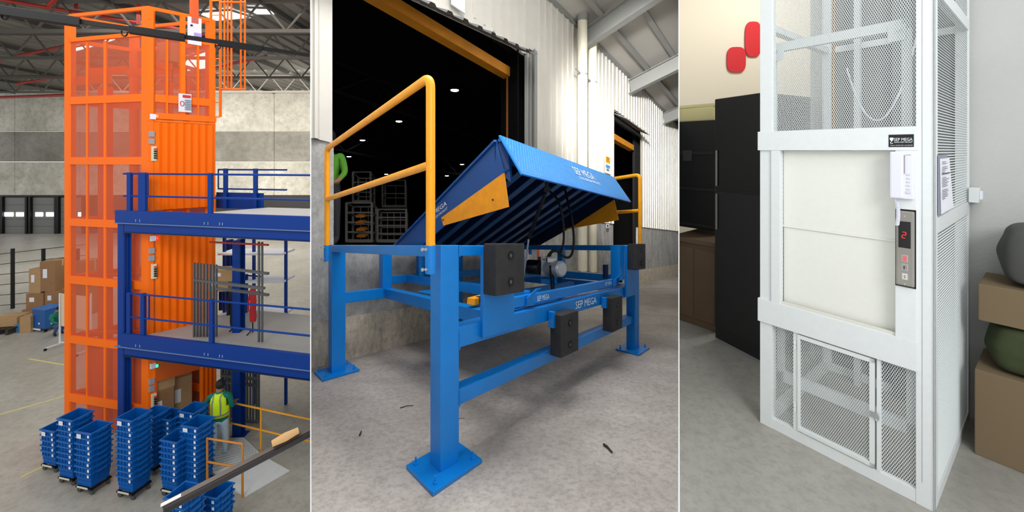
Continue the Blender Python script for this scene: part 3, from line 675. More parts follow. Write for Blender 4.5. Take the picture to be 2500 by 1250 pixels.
struct(MB().hexa(XY, 6.5, 6.6, 1.0, 5.3, EYE - 1.6, EYE + 3.2).build('wall_side', BEIGE))
struct(MB().hexa(XY, .9, 6.6, 2.6, 5.3, EYE + 2.75, EYE + 2.85).build('ceiling', mat('grey_ceiling', (176, 172, 162), .8)))
# lift shaft
lift = thing('service_lift', 'white service lift in a square wire-mesh shaft with a two-leaf steel door', 'lift', V(.33, .5, -1.5))
def m3(a0, a1, b0, b1, h0, h1, name, m=WHITE, parent=None, bev=.0015, label=None):
    return MB().hexa(V, a0, a1, b0, b1, h0, h1).build(name, m, parent or lift, bevel=bev, label=label)
WID = .658; DEP = .985; HT = 1.35
m3(0, .0555, 0, .02, -1.5, HT, 'post'); m3(0, .012, 0, .06, -1.5, HT, 'post'); m3(.004, .02, .05, .062, -1.5, HT, 'post')
m3(.599, WID, 0, .05, -1.5, HT, 'post'); m3(0, .05, DEP - .045, DEP, -1.5, HT, 'post'); m3(WID - .05, WID, DEP - .045, DEP, -1.5, HT, 'post')
m3(.0365, .0372, -.0012, 0, -1.40, HT, 'weld_seam', mat('seam_grey', (120, 126, 132), .7), bev=0)  # thin grey strip marks the post seam
# front rails
m3(.0555, .599, .002, .03, -1.5, -1.445, 'bottom_rail'); m3(.0555, .599, .002, .03, HT - .05, HT, 'top_rail')
m3(.05, .665, -.012, .02, .0, .102, 'header_plate'); m3(.05, .665, -.012, .02, -.937, -.812, 'sill_plate')
m3(.558, .60, -.010, .03, -.812, 0, 'jamb_plate'); m3(.052, .117, -.010, .02, -.812, 0, 'jamb_plate')
m3(.111, .118, -.004, .05, -.812, 0, 'door_return'); m3(.117, .56, .0, .012, -.818, -.800, 'sill_lip', mat('cream_lip', (214, 212, 202), .5))
DOORM = mat('off_white_door_panel', (232, 232, 224), .45, noise=.02, scale=40)
d1 = m3(.118, .559, .034, .044, -.398, -.001, 'door_leaf', DOORM); d2 = m3(.118, .559, .038, .048, -.812, -.408, 'door_leaf', DOORM)
m3(.118, .559, .031, .040, -.408, -.398, 'door_edge', DOORM, d1, .001)
# side rails
m3(0, .035, .06, DEP - .045, -1.5, -1.45, 'side_rail'); m3(0, .03, .06, DEP - .045, -.350, -.285, 'side_rail'); m3(0, .03, .06, DEP - .045, .665, .725, 'side_rail'); m3(0, .03, .06, DEP - .045, HT - .05, HT, 'side_rail')
m3(.05, WID - .05, DEP - .04, DEP, -1.5, -1.45, 'back_rail'); m3(WID - .04, WID, .05, DEP - .04, -1.5, -1.45, 'side_rail'); m3(WID - .04, WID, .05, DEP - .04, .66, .70, 'side_rail')
m3(.05, WID - .05, DEP - .04, DEP, .66, .70, 'back_rail')
# meshes (joined strands, far more than can be counted)
MESHM = mat('white_mesh', (236, 240, 240), .4)
CW, CH, SW = .0082, .0185, .0020
fr = lambda b: (lambda u, v, n: V(u, b + n * .3, v))
for (a0, a1, h0, h1) in ((.0555, .6, .102, HT - .05), (.045, .168, -1.445, -.93), (.502, .61, -1.445, -.93)):
    stuff(expanded(fr(.018), a0, a1, h0, h1, CW, CH, SW).build('mesh_panel', MESHM, lift))
for (h0, h1) in ((-1.45, -.35), (-.285, .665), (.725, HT - .05)):
    mb = MB(); nr = round((h1 - h0) / .0127); nb = 118
    for j in range(nr):      # staggered strands that meet at their nodes
        h_ = h0 + (j + .5) * (h1 - h0) / nr
        for k in range(nb):
            u0_, u1_ = .06 + (DEP - .105) * k / nb, .06 + (DEP - .105) * (k + 1) / nb
            z0_, z1_ = h_ + (.0028 if (k + j) % 2 else -.0028), h_ + (.0028 if (k + 1 + j) % 2 else -.0028)
            o_ = len(mb.v); mb.v += [V(.004, u0_, z0_), V(.004, u1_, z1_), V(.0066, u1_, z1_ + .0026), V(.0066, u0_, z0_ + .0026)]; mb.f.append([o_, o_ + 1, o_ + 2, o_ + 3])
    mb.mi = [0] * len(mb.f); stuff(mb.build('mesh_panel', mat('shaded_white_mesh', (206, 212, 211), .5), lift))  # side mesh greyed: its shade is put into the white
    stuff(expanded(lambda u, v, n: V(WID - .012 + n, u, v), .05, DEP - .045, h0, h1, .016, .026, .003).build('mesh_panel', MESHM, lift))
# lower gate
gate = m3(.482, .502, .0, .02, -1.445, -.93, 'gate_post')
gt = m3(.472, .482, -.006, .014, -1.438, -.945, 'access_gate', label='hinged white mesh access gate')
m3(.186, .474, -.006, .014, -1.438, -1.418, 'gate_rail', WHITE, gt); m3(.186, .474, -.006, .014, -.965, -.945, 'gate_rail', WHITE, gt); m3(.186, .204, -.006, .014, -1.438, -.945, 'gate_stile', WHITE, gt)
stuff(expanded(fr(.006), .204, .472, -1.418, -.965, CW, CH, SW).build('mesh_panel', MESHM, gt))
m3(.1665, .180, .0, .02, -1.445, -.93, 'gate_post')
for h in (-1.32, -1.0):
    mb = MB(); c = V(.4925, -.010, h); mb.tube([c - dH * .022, c - dH * .002], .0058, 10); mb.tube([c + dH * .001, c + dH * .022], .0058, 10); mb.build('hinge', WHITE, lift, smooth=True)
mb = MB(); c = V(.1765, -.012, -1.19); mb.hexa(V, .172, .200, -.014, -.010, -1.205, -1.180); mb.build('latch', STEEL, lift)
mb = MB(); mb.tube([c + vA * (.006 * math.cos(t)) + dH * (.016 * math.sin(t) + (-.008)) for t in [k * math.pi / 8 for k in range(17)]], .0024, 8); mb.build('latch_loop', STEEL, lift, smooth=True)
# header sticker
st = MB(); A0, A1 = a_at(2169.5, -.013), a_at(2231, -.013); z0, z1 = h3(358.5, .13), h3(328, .10)
stk = MB().hexa(V, A1, A0, -.0135, -.012, .0145, .0685).build('name_sticker', mat('gloss_black_sticker', (14, 14, 16), .25), lift)
def t3(body, a_l, a_r, hb, ht, b, m, parent, name='lettering'):
    o = V(a_l, b, hb); return text(body, o, V(a_r, b, hb) - o, dH * (ht - hb), m, parent, name, .0004)
w_ = A0 - A1
t3('SEP MEGA', A0 - w_ * .225, A0 - w_ * .955, .0405, .0535, -.0136, PRINT, stk); t3('GOODS HOIST SPECIALIST', A0 - w_ * .225, A0 - w_ * .955, .0325, .0380, -.0136, PRINT, stk)
t3('Contact : 03-6277 5333 / 016-408 3553', A0 - w_ * .07, A0 - w_ * .955, .0195, .0235, -.0136, PRINT, stk)
mb = MB(); ca = A0 - w_ * .125; c = V(ca, -.0137, .0485)
mb.add([V(ca + .0055, -.0137, .0555), V(ca - .0055, -.0137, .0555), V(ca - .0065, -.0137, .050), V(ca - .0035, -.0137, .042), V(ca + .0035, -.0137, .042), V(ca + .0065, -.0137, .050)], [tuple(range(6))])
mb.tube([V(ca, -.0138, .042)] + [V(ca + .0038 * math.sin(t), -.0138, .0335 + .0042 * math.cos(t)) for t in [k * .5 for k in range(0, 10)]], .0011, 6); mb.build('hook_emblem', PRINT, stk)
# interphone
ph = MB(); A0, A1 = a_at(2203, -.02), a_at(2231, -.02)
base = m3(.058, .104, -.028, -.010, -.208, -.008, 'interphone', WHITEP, bev=.003, label='white wall interphone')
hs = m3(.086, .128, -.046, -.014, -.206, -.006, 'handset', WHITEP, base, .006)
m3(.0845, .0875, -.034, -.026, -.10, -.02, 'slot', mat('phone_gap', (120, 108, 122), .6), base, 0)
for k in range(6): m3(.068 if k < 5 else .066, .079 if k < 5 else .081, -.031, -.028, -.107 - .0155 * k, -.100 - .0155 * k + (-.0 if k < 5 else .003), 'button', mat('grey_button', (206, 206, 214), .4), base, .001)
t3('KOCOM', .081, .066, -.022, -.018, -.0283, INK, base)
# coiled cord
cord = []
for k in range(26 * 8 + 1):
    t = k / 8; a = .108 - .004 * math.sin(t / 26 * 3); h = -.222 - t * .0039
    cord.append(V(a, -.030, h) + vA * (.0058 * math.cos(2 * math.pi * t)) + vB * (.0058 * math.sin(2 * math.pi * t)))
mb = MB(); mb.tube([V(.115, -.03, -.20), V(.112, -.03, -.213)] + cord, .0018, 5); mb.build('coiled_cord', WHITEP, base, smooth=True)
# call panel
STN = mat('brushed_stainless', (176, 170, 162), .34, .75, noise=.2, scale=3)
cp = m3(.053, .1165, -.0115, -.010, -.588, -.254, 'call_panel', BLACK, bev=0, label='brushed steel call panel with a red digit')
m3(.056, .1135, -.024, -.0115, -.582, -.260, 'face_plate', STN, cp, .006)
dp = m3(.067, .1045, -.0252, -.0242, -.418, -.305, 'display', mat('display_glass', (10, 10, 12), .12), cp, 0)
RED_E = mat('red_led', (255, 34, 30), .5, emit=1.6)
def seg(a0, h0, a1, h1): 
    return (V(a0, -.0258, h0), V(a1, -.0258, h1))
mb = MB()
for a0, h0, a1, h1 in ((.0915, -.350, .0815, -.350), (.0810, -.3515, .0815, -.3610), (.0815, -.3625, .0905, -.3625), (.0925, -.3640, .0935, -.3740), (.0925, -.3755, .0840, -.3755)):
    p, q = seg(a0, h0, a1, h1); mb.beam(p, q, .0018, .0022)
mb.build('digit', RED_E, dp)
for k, (h, ch, mt, bm_) in enumerate(((-.463, '2', RED_E, 'lit_button_glass'), (-.501, '1', INK, 'steel_button'), (-.540, 'S', INK, 'pale_button'))):
    colr = {'lit_button_glass': (196, 120, 120), 'steel_button': (150, 142, 136), 'pale_button': (214, 208, 202)}[bm_]
    bz = m3(.075, .0945, -.0255, -.0240, h - .0145, h + .0145, 'button_bezel', STEEL, cp, .001)
    bt = m3(.0775, .092, -.0275, -.0250, h - .012, h + .012, 'button', mat(bm_, colr, .35), bz, .001)
    t3(ch, .0875, .0815 if ch != '1' else .0845, h - .006, h + .006, -.0277, mt, bt, 'numeral')
for h in (-.282, -.572): mb = MB(); lathe(mb, V(.085, -.0242, h), -vB, [(0, .0032), (.0014, .0028)], 12); mb.build('screw', STEEL, cp)
# car frame and things inside the shaft
INW = mat('grey_white_inner_frame', (206, 212, 212), .5)
def inner(a0, a1, b0, b1, h0, h1, name, m=INW): return m3(a0, a1, b0, b1, h0, h1, name, m, lift, .001)
inner(.085, .645, .09, .12, .545, .592, 'car_frame'); inner(.085, .115, .09, .12, .10, .592, 'car_frame'); inner(.618, .645, .09, .12, .10, .592, 'car_frame')
inner(.10, .16, .085, .09, .495, .57, 'corner_plate'); inner(.575, .635, .085, .09, .495, .57, 'corner_plate')
for a in (.122, .612): mb = MB(); lathe(mb, V(a, .084, .545), -vB, [(0, .009), (.005, .009), (.005, .005), (.012, .005)], 8); mb.build('frame_bolt', STEEL, lift)
inner(.07, .10, .09, .12, -1.27, -.93, 'car_frame'); inner(.58, .61, .09, .12, -1.27, -.93, 'car_frame'); inner(.07, .61, .09, .12, -1.27, -1.215, 'car_frame')
inner(.44, .47, .86, .90, -1.5, HT, 'guide_rail'); inner(.20, .30, .90, .94, -1.5, HT, 'guide_rail', mat('dark_guide', (104, 108, 110), .5))
m3(.05, WID - .02, DEP - .02, DEP - .01, -1.5, HT, 'back_sheet', mat('shaft_back_grey', (120, 122, 120), .7))
mb = MB(); mb.tube([V(.50, .6, HT), V(.498, .6, .9), V(.502, .6, .4), V(.50, .6, .1)], .0075, 8); mb.build('hoist_chain', mat('brass_chain', (146, 112, 62), .4, .5), lift)
mb = MB(); mb.tube([V(.40 - .30 * t, .45, .16 + .42 * (2 * t - .85) ** 2) for t in [k / 16 for k in range(17)]], .004, 6); mb.build('travelling_cable', mat('white_cable', (220, 228, 236), .5), lift, smooth=True)
# paper in a sleeve on the side, and the switch box
pr = thing('inspection_sheet', 'printed white paper in a grey sleeve hanging on the mesh side', 'paper', V(-.004, .15, -.3))
B0, B1 = b_at(2288), b_at(2311)
mb = MB(); mb.pts8([V(-.006, .045, -.275), V(-.006, .24, -.272), V(-.002, .24, -.272), V(-.002, .045, -.275), V(-.006, .045, -.02), V(-.006, .235, -.018), V(-.002, .235, -.018), V(-.002, .045, -.02)]); mb.build('sleeve', mat('grey_sleeve', (128, 132, 146), .35), pr)
mb = MB(); mb.pts8([V(-.010, .075, -.270), V(-.012, .345, -.262), V(-.008, .345, -.262), V(-.007, .075, -.270), V(-.009, .05, -.036), V(-.009, .262, -.034), V(-.007, .262, -.034), V(-.007, .05, -.036)]); mb.build('sheet', PAPER, pr)
rr = random.Random(3)
mb = MB()
for k in range(22):
    h = -.05 - k * .0075; w = rr.uniform(.05, .15)
    if k in (2, 7, 8, 15): continue
    mb.hexa(V, -.0135, -.0122, .075, .075 + w, h, h + .0022)
stuff(mb.build('printed_lines', mat('grey_print', (112, 112, 124), .7), pr))
mb = MB(); mb.hexa(V, -.0137, -.0122, .07, .245, -.102, -.098); mb.build('printed_rule', INK, pr)
sw = thing('switch_box', 'small white switch box on the rear right post of the lift', 'switch', V(-.02, .985, -.24))
Bq = DEP - .03
mb = MB(); mb.hexa(V, -.038, -.002, Bq - .04, Bq + .06, -.285, -.205); bx = mb.build('box', WHITE, sw, bevel=.003)
mb = MB(); mb.hexa(V, -.050, -.038, Bq - .02, Bq + .03, -.268, -.222); mb.build('rocker', WHITEP, bx, bevel=.003)

# ---- background left: cabinets, cartons, red paper decorations
def P3(px, d, h): return Vector(((px - 1250) * d / F, d, EYE + h + .0295 * d))
CABM = mat('black_cabinet', (24, 25, 26), .5); CABS = mat('black_glass', (12, 12, 13), .2)
def cab(px0, d0, px1, d1, h0, h1, dep, m):
    p, q = P3(px0, d0, 0), P3(px1, d1, 0); bk = Vector((-(q - p).y, (q - p).x, 0)).normalized() * dep
    if bk.y < 0: bk = -bk
    mb = MB(); mb.pts8([p + dH * h0, q + dH * h0, q + bk + dH * h0, p + bk + dH * h0, p + dH * h1, q + dH * h1, q + bk + dH * h1, p + bk + dH * h1]); return mb
fr_ = thing('refrigerator', 'tall black two-door refrigerator against the beige wall, left of the lift', 'refrigerator', P3(1790, 2.9, -1.5))
cab(1746, 3.08, 1862, 2.72, -1.48, .405, .55, CABM).build('carcass', CABM, fr_, bevel=.006)
def face(px0, d0, px1, d1, h0, h1, off, m, name, par, th=.012):
    p, q = P3(px0, d0, 0), P3(px1, d1, 0); nn = Vector((-(q - p).y, (q - p).x, 0)).normalized()
    if nn.y > 0: nn = -nn
    p += nn * off; q += nn * off; mb = MB(); mb.pts8([p + dH * h0, q + dH * h0, q + nn * th + dH * h0, p + nn * th + dH * h0, p + dH * h1, q + dH * h1, q + nn * th + dH * h1, p + nn * th + dH * h1]); return mb.build(name, m, par, bevel=.003)
face(1748, 3.075, 1861, 2.725, -.30, .40, .0, CABS, 'door', fr_); face(1748, 3.075, 1861, 2.725, -1.38, -.32, .0, CABM, 'door', fr_)
face(1752, 3.06, 1755, 3.05, -.28, .0, .014, GREYST, 'handle', fr_); face(1752, 3.06, 1755, 3.05, -.62, -.34, .014, GREYST, 'handle', fr_)
face(1748, 3.075, 1861, 2.725, -1.5, -1.40, -.02, mat('pale_kick', (150, 150, 156), .5), 'kick_plate', fr_)
sh_ = thing('display_cabinet', 'dark open cabinet at the left edge of the lift room', 'cabinet', P3(1700, 3.6, -1.5))  # cabinet is black in its own finish
cab(1640, 3.75, 1745, 3.45, -.72, .27, .5, CABM).build('carcass', CABM, sh_, bevel=.006)
for k in range(3): face(1642, 3.745, 1743, 3.455, -.70 + k * .33, -.67 + k * .33, .0, mat('dark_shelf', (40, 38, 36), .5), 'shelf', sh_)
face(1668, 3.66, 1690, 3.6, -.1, -.0, .0, mat('dim_grey_case', (62, 62, 62), .5), 'glass_panel', sh_)
BRN = mat('brown_cupboard', (112, 90, 68), .6, noise=.1, scale=3)
ct = thing('base_cupboard', 'brown wooden base cupboard under the dark open cabinet', 'cupboard', P3(1700, 3.4, -1.5))
cab(1640, 3.5, 1750, 3.2, -1.5, -.80, .5, BRN).build('carcass', BRN, ct, bevel=.006); cab(1638, 3.48, 1752, 3.18, -.80, -.76, .53, BRN).build('worktop', BRN, ct, bevel=.004)
face(1643, 3.49, 1693, 3.355, -1.44, -.84, .0, BRN, 'door', ct); face(1696, 3.347, 1747, 3.208, -1.44, -.84, .0, BRN, 'door', ct)
YL = mat('cream_box', (226, 216, 160), .7)
tp = thing('storage_box', 'cream box standing on the dark open cabinet', 'box', P3(1700, 3.65, .27)); cab(1648, 3.78, 1742, 3.52, .272, .40, .35, YL).build('box_body', YL, tp, bevel=.01); cab(1646, 3.78, 1744, 3.52, .40, .43, .37, YL).build('lid', YL, tp, bevel=.006)
RP = mat('red_paper', (206, 30, 36), .7)
def qf(px, b_):   # position on the beige back wall
    a = 5.585; r = (px - 1250) / F
    b = (r * (1.61 + .813 * a) - 1.75 + .582 * a) / (.82 - r * .573); return a, b
for (px, py, w, h, lab) in ((1797, 146, 46, 62, 'lower red paper decoration on the beige wall'), (1838, 96, 40, 86, 'upper red paper decoration on the beige wall, beside the lift')):
    c = W(px, py, 5.19); bw, zh = w / 2 * 5.19 / F, h / 2 * 5.19 / F; n = 24
    vs = [c + Vector((bw * (abs(math.cos(t)) ** .6) * (1 if math.cos(t) > 0 else -1), 0, zh * (abs(math.sin(t)) ** .6) * (1 if math.sin(t) > 0 else -1))) for t in [2 * math.pi * k / n for k in range(n)]]
    mb = MB(); mb.prism(vs, (0, -.012, 0)); tag(mb.build('red_decoration', RP), lab, 'decoration', 'red paper decorations on the wall')
# ---- right foreground blur: bagged goods against the right wall
G1 = mat('dark_grey_bag', (86, 86, 84), .8, noise=.2, scale=3); G2 = mat('olive_sack', (66, 76, 44), .85, noise=.3, scale=4)
def lump(c, sz, rot, m, name, lab, cat, seed):
    rr = random.Random(seed); bm = bmesh.new(); bmesh.ops.create_cube(bm, size=2); bmesh.ops.subdivide_edges(bm, edges=bm.edges, cuts=5, use_grid_fill=True)
    for v in bm.verts:
        p = v.co; q = p.normalized() * 1.25; v.co = p.lerp(q, .42); v.co += Vector((rr.uniform(-.04, .04), rr.uniform(-.04, .04), rr.uniform(-.04, .04)))
        v.co.x *= sz[0] / 2 * .9; v.co.y *= sz[1] / 2 * .9; v.co.z = max(v.co.z, -.92) * sz[2] / 2 * .95
    me = bpy.data.meshes.new(name); bm.to_mesh(me); bm.free(); me.materials.append(m); me.polygons.foreach_set('use_smooth', [True] * len(me.polygons))
    o = bpy.data.objects.new(name, me); COL.objects.link(o); o.location = c; o.rotation_euler = (0, 0, rot); o.modifiers.new('smooth', 'SUBSURF').render_levels = 2; return tag(o, lab, cat)
ang = math.atan2(vA.y, vA.x)
def sp(a, b, h): return V(a, b, h)
cbx = thing('carton', 'brown carton on the floor against the wall right of the lift', 'box', sp(-.42, .80, -1.5))
MB().hexa(V, -.74, -.05, .62, .98, -1.5, -1.08).build('carton_body', mat('dim_carton', (122, 104, 78), .85), cbx, bevel=.004)
MB().hexa(V, -.43, -.40, .615, .985, -1.081, -1.078).build('tape', mat('dim_tape', (150, 130, 96), .5), cbx)
lump(sp(-.39, .80, -.955), (.66, .36, .25), ang, G2, 'sack', 'green sack lying on the brown carton at the right edge', 'sack', 2)
cb2 = thing('carton', 'flat brown carton lying on the green sack at the right edge', 'box', sp(-.4, .80, -.83))
MB().hexa(V, -.72, -.06, .64, .96, -.84, -.66).build('carton_body', mat('dim_carton', (122, 104, 78), .85), cb2, bevel=.004)
lump(sp(-.41, .80, -.50), (.62, .34, .32), ang, G1, 'bag', 'dark grey bag on top of the flat carton at the right edge', 'bag', 5)
end_bay(RR, None)

# ================================================================== BAY 1: lift hall
dA = Vector((-2.58, .54, 0)).normalized(); dB = Vector((.9, .9, 0)).normalized()
Bc = Vector(((362 - 1250) * 9.2 / F, 9.2, 0))
def Lp(a, b, z): p = Bc + dA * a + dB * b; return Vector((p.x, p.y, z))
def along(P, d, px): r = (px - 1250) / F; return (r * P.y - P.x) / (d.x - r * d.y)
def aa(px, b=0): return along(Bc + dB * b, dA, px)
def bb(px, a=0): return along(Bc + dA * a, dB, px)
def zz(py, P): return EYE - (py - HOR) * P.y / F
def gp(px, py): d = EYE * F / (py - HOR); return Vector(((px - 1250) * d / F, d, 0))
hallf = concrete('hall_floor_concrete', (150, 146, 136), (184, 180, 170), (122, 118, 108), .22, 5, .42, .1)
struct(MB().box((-22, 21, -.1), (58, 44, .2)).build('floor', hallf))
# back wall of tilt-up concrete panels
HW = concrete('hall_wall_concrete', (176, 171, 156), (222, 217, 202), (128, 124, 112), .25, 2.2, .85, .1)
HW2 = concrete('hall_wall_band', (126, 122, 112), (158, 154, 142), (96, 92, 84), .3, 2, .85, .1)
wb = thing('wall_back', '', '', (0, 0, 0)); del wb['label']; del wb['category']; wb['kind'] = 'structure'
for k in range(8):
    x0 = -52 + k * 6.0
    for j, (z0, z1, m) in enumerate(((3.5, 6.6, HW), (6.6, 9.4, HW2), (9.4, 13.4, HW))):
        MB().hexa(lambda u, v, w: Vector((u, v, w)), x0 + .02, x0 + 5.98, 36, 36.3, z0 + .02, z1 - .02).build('wall_panel', m, wb)
DW = mat('dark_lower_wall', (62, 60, 57), .8, noise=.15, scale=.6)
MB().hexa(lambda u, v, w: Vector((u, v, w)), -52, -4, 36.05, 36.3, 0, 3.5).build('lower_wall', DW, wb)
# dock doors with lit windows
GLOW = mat('daylit_window', (248, 250, 255), .4, emit=4.0)
DDR = mat('grey_sectional_door', (122, 122, 118), .6)
for k, (px0, px1, wins) in enumerate(((14, 68, ((14, 35), (42, 60))), (82, 139, ((89, 107), (115, 133))), (150, 205, ((172, 183), (193, 207))))):
    d = 35.9; P = W(px0, 570, d); Q = W(px1, 570, d); dr = thing('door_%d' % (k + 1), '', '', (P.x, d, 0)); del dr['label']; del dr['category']; dr['kind'] = 'structure'
    for j in range(5): MB().hexa(lambda u, v, w: Vector((u, v, w)), P.x, Q.x, d - .06, d, j * .66 + .01, j * .66 + .65).build('door_panel', DDR, dr)
    for s in (P.x - .2, Q.x + .02): MB().hexa(lambda u, v, w: Vector((u, v, w)), s, s + .18, d - .25, d, 0, 3.4).build('door_rail', BLACK, dr)
    for a, b in wins:
        A, B = W(a, 528, d), W(b, 518, d); MB().hexa(lambda u, v, w: Vector((u, v, w)), A.x, B.x, d - .09, d - .06, A.z, B.z).build('window_pane', GLOW, dr, bevel=.0)
# ceiling: ribbed sheet, skylights, trusses
CEIL = mat('grey_roof_sheet', (120, 117, 110), .7, noise=.1, scale=.4)
prof = []; mb = MB(); x = -52
pts = []
while x < -2: pts += [(x, 13.2), (x + .5, 13.2), (x + .55, 13.32), (x + .75, 13.32)]; x += .8
for (xa, za), (xb, zb) in zip(pts, pts[1:]): mb.add([(xa, 4, za), (xb, 4, zb), (xb, 36.3, zb), (xa, 36.3, za)], [(0, 3, 2, 1)])
mb.box((-27, 20, 13.45), (50, 33, .1))
struct(mb.build('ceiling', CEIL))
SKY = mat('skylight_panel', (250, 252, 255), .4, emit=6)
def onceil(px, py, z=13.12): d = (z - EYE) * F / (HOR - py); return Vector(((px - 1250) * d / F, d, z))
for k, (q, lab) in enumerate((((406, 158, 514, 120, 518, 165, 422, 178), 'brightest skylight, behind the cage top at the right'), ((168, 118, 236, 104, 242, 110, 176, 127), 'skylight seen through the left side of the cage'), ((478, 30, 560, 24, 618, 42, 528, 50), 'skylight behind the ladder cage'),
                           ((598, 18, 660, 20, 674, 34, 626, 34), 'skylight at the upper right of the hall'), ((404, 122, 436, 112, 440, 124, 410, 134), 'small skylight left of the white box'), ((248, 92, 282, 86, 284, 96, 260, 104), 'small skylight left of the hoist motor'))):
    p = [onceil(q[i], q[i + 1]) for i in range(0, 8, 2)]; root = thing('skylight', lab, 'skylight', p[0], 'bright skylights in the hall roof')
    mb = MB(); mb.prism(p, (0, 0, .05)); mb.build('glazing', SKY, root)
    for i in range(4): 
        mb = MB(); mb.beam(p[i], p[(i + 1) % 4], .08, .08); mb.build('frame', GREYST, root)
TRS = mat('grey_truss_steel', (92, 87, 80), .8); DTR = mat('dark_purlin_steel', (62, 60, 56), .7)
for k, (y, lab) in enumerate(((15.5, 'nearest grey roof truss, at the very top of the hall'), (19.5, 'second grey roof truss'), (24, 'third grey roof truss'), (29, 'farthest grey roof truss'))):
    root = thing('roof_truss', lab, 'truss', (-22, y, 12.1), 'grey roof trusses across the hall')
    mb = MB(); mb.beam((-48, y, 13.0), (-4, y, 13.0), .14, .14); mb.beam((-48, y, 11.8), (-4, y, 11.8), .14, .14); mb.build('chord', TRS, root)
    mb = MB()
    for j in range(44): mb.beam((-48 + j, y, 11.8 if j % 2 else 13.0), (-47 + j, y, 13.0 if j % 2 else 11.8), .06, .06)
    mb.build('web', TRS, root)
for k in range(7):
    mb = MB(); mb.beam((-46 + k * 6, 14, 13.0), (-46 + k * 6, 36, 13.0), .14, .22); tag(mb.build('roof_purlin', DTR), ['leftmost', 'second from the left', 'third from the left', 'middle', 'third from the right', 'second from the right', 'rightmost'][k] + ' dark purlin running back under the hall roof', 'purlin', 'dark purlins under the hall roof')
RPIPE = mat('red_sprinkler_pipe', (168, 42, 30), .5)
def pipe(a, b, r, lab, name='sprinkler_pipe', m=RPIPE, grp='red sprinkler pipes'):
    mb = MB(); mb.tube([a, b], r, 10); return tag(mb.build(name, m, smooth=True), lab, 'pipe', grp)
pipe(W(-20, -4, 15), W(500, 82, 17), .07, 'long red sprinkler pipe crossing the top of the hall')
pipe(W(-20, 150, 22), W(160, 112, 21.5), .08, 'red sprinkler pipe at the left under the roof'); pipe(W(40, 205, 28), W(160, 185, 28), .09, 'lower red sprinkler pipe at the left'); pipe(W(118, 15, 15.2), W(140, -8, 15.2), .08, 'short steep red pipe at the upper left')
pipe(W(338, -5, 15.6), W(338, 60, 15.6), .06, 'upright red drop pipe behind the cage top'); pipe(W(514, 166, 24), W(650, 138, 21), .09, 'red sprinkler pipe right of the ladder'); pipe(W(186, -4, 16), W(186, 22, 16), .06, 'short red drop pipe at the top left')
pipe(W(0, 238, 34), W(160, 232, 34), .12, 'dark red pipe low on the back wall')
# ------------------------------------------------------------------ orange goods lift
ol = thing('goods_lift', 'tall bright orange goods lift tower with mesh sides and folding gates', 'lift', Lp(1.3, .63, 0))
AL = aa(157); BL = bb(526)
def o1(a0, a1, b0, b1, z0, z1, name, m=ORANGE, parent=None, bev=0.0, label=None): return MB().hexa(Lp, a0, a1, b0, b1, z0, z1).build(name, m, parent or ol, bevel=bev, label=label)
Bz = lambda py: EYE - (py - HOR) * 9.2 / F
PT = .155; TOPZ = Bz(14)
o1(0, aa(345), 0, .12, 0, TOPZ, 'post'); o1(AL - PT, AL, 0, .12, 0, TOPZ - .02, 'post'); o1(0, .14, BL - .12, BL, 0, TOPZ - .02, 'post'); o1(AL - PT, AL, BL - .12, BL, 0, TOPZ - .02, 'post')
rings = [(14, 22), (76, 86), (228, 247), (383, 402), (541, 560), (689, 709), (843, 862), (993, 1013)]
for t, b in rings:
    o1(aa(345), AL - PT, .0, .08, Bz(b), Bz(t), 'band'); o1(.12, AL - .1, BL - .08, BL, Bz(b), Bz(t), 'rear_band')
    o1(AL - .08, AL, .12, BL - .12, Bz(b), Bz(t), 'end_band')
    if t < 300: o1(.0, .06, .12, BL - .12, Bz(b) , Bz(t), 'front_band')
SCR = screen_mat('orange_perforated_sheet', (216, 100, 60), .40)
zs = [Bz(86)] + [Bz(v) for pair in rings[2:] for v in pair] + [0.05]
for k in range(0, len(zs) - 1, 2):
    o1(aa(343), AL - PT, .035, .038, zs[k + 1], zs[k], 'mesh_panel', SCR); o1(.14, AL - PT, BL - .05, BL - .047, zs[k + 1], zs[k], 'mesh_panel', SCR)
    if k < 4: o1(.03, .033, .12, BL - .12, zs[k + 1], zs[k], 'mesh_panel', SCR)
# mullions, guide columns
for px, w in ((208, .035), (252, .06)): a = aa(px); o1(a - w / 2, a + w / 2, .02, .06, .1, Bz(90), 'mullion')
o1(aa(268, .5), aa(244, .5), .46, .56, 0, Bz(195), 'guide_column', mat('orange_guide_column', (246, 96, 10), .5)); o1(.25, .34, .5, .6, 2.5, Bz(195), 'guide_column'); o1(.06, .14, .36, .46, 2.5, Bz(195), 'guide_column', ORANGE_DK)  # first column in a slightly redder orange
for k in range(2): o1(.16 + k * .1, .20 + k * .1, .80, .86, 2.5, Bz(170), 'guide_rail')
# machine beams and motor at the top
z1 = Bz(155)
o1(aa(305, .15), aa(218, .15), .15, .19, Bz(172), Bz(153), 'machine_beam'); o1(aa(303, .3), aa(217, .3), .05, .09, Bz(197), Bz(176), 'machine_beam'); o1(.1, 1.9, .7, .74, Bz(168), Bz(146), 'machine_beam'); o1(.15, .9, .42, .52, Bz(160), Bz(144), 'machine_beam'); o1(.3, .4, .1, .9, Bz(158), Bz(150), 'machine_beam')
MOT = mat('beige_hoist_housing', (190, 158, 120), .5)
mo = o1(.10, .42, .40, .75, Bz(140), Bz(92), 'hoist_motor', MOT, bev=.02); o1(.42, .52, .45, .7, Bz(128), Bz(104), 'motor_end', mat('grey_motor_end', (112, 104, 98), .5), mo, .02); o1(.18, .3, .5, .65, Bz(152), Bz(139), 'hoist_block', BLACK, mo, .01)
mb = MB(); c = Lp(.25, .58, Bz(150)); mb.tube([c, Vector((c.x, c.y, Bz(190)))], .012, 6); mb.build('hoist_chain', BLACK, mo)
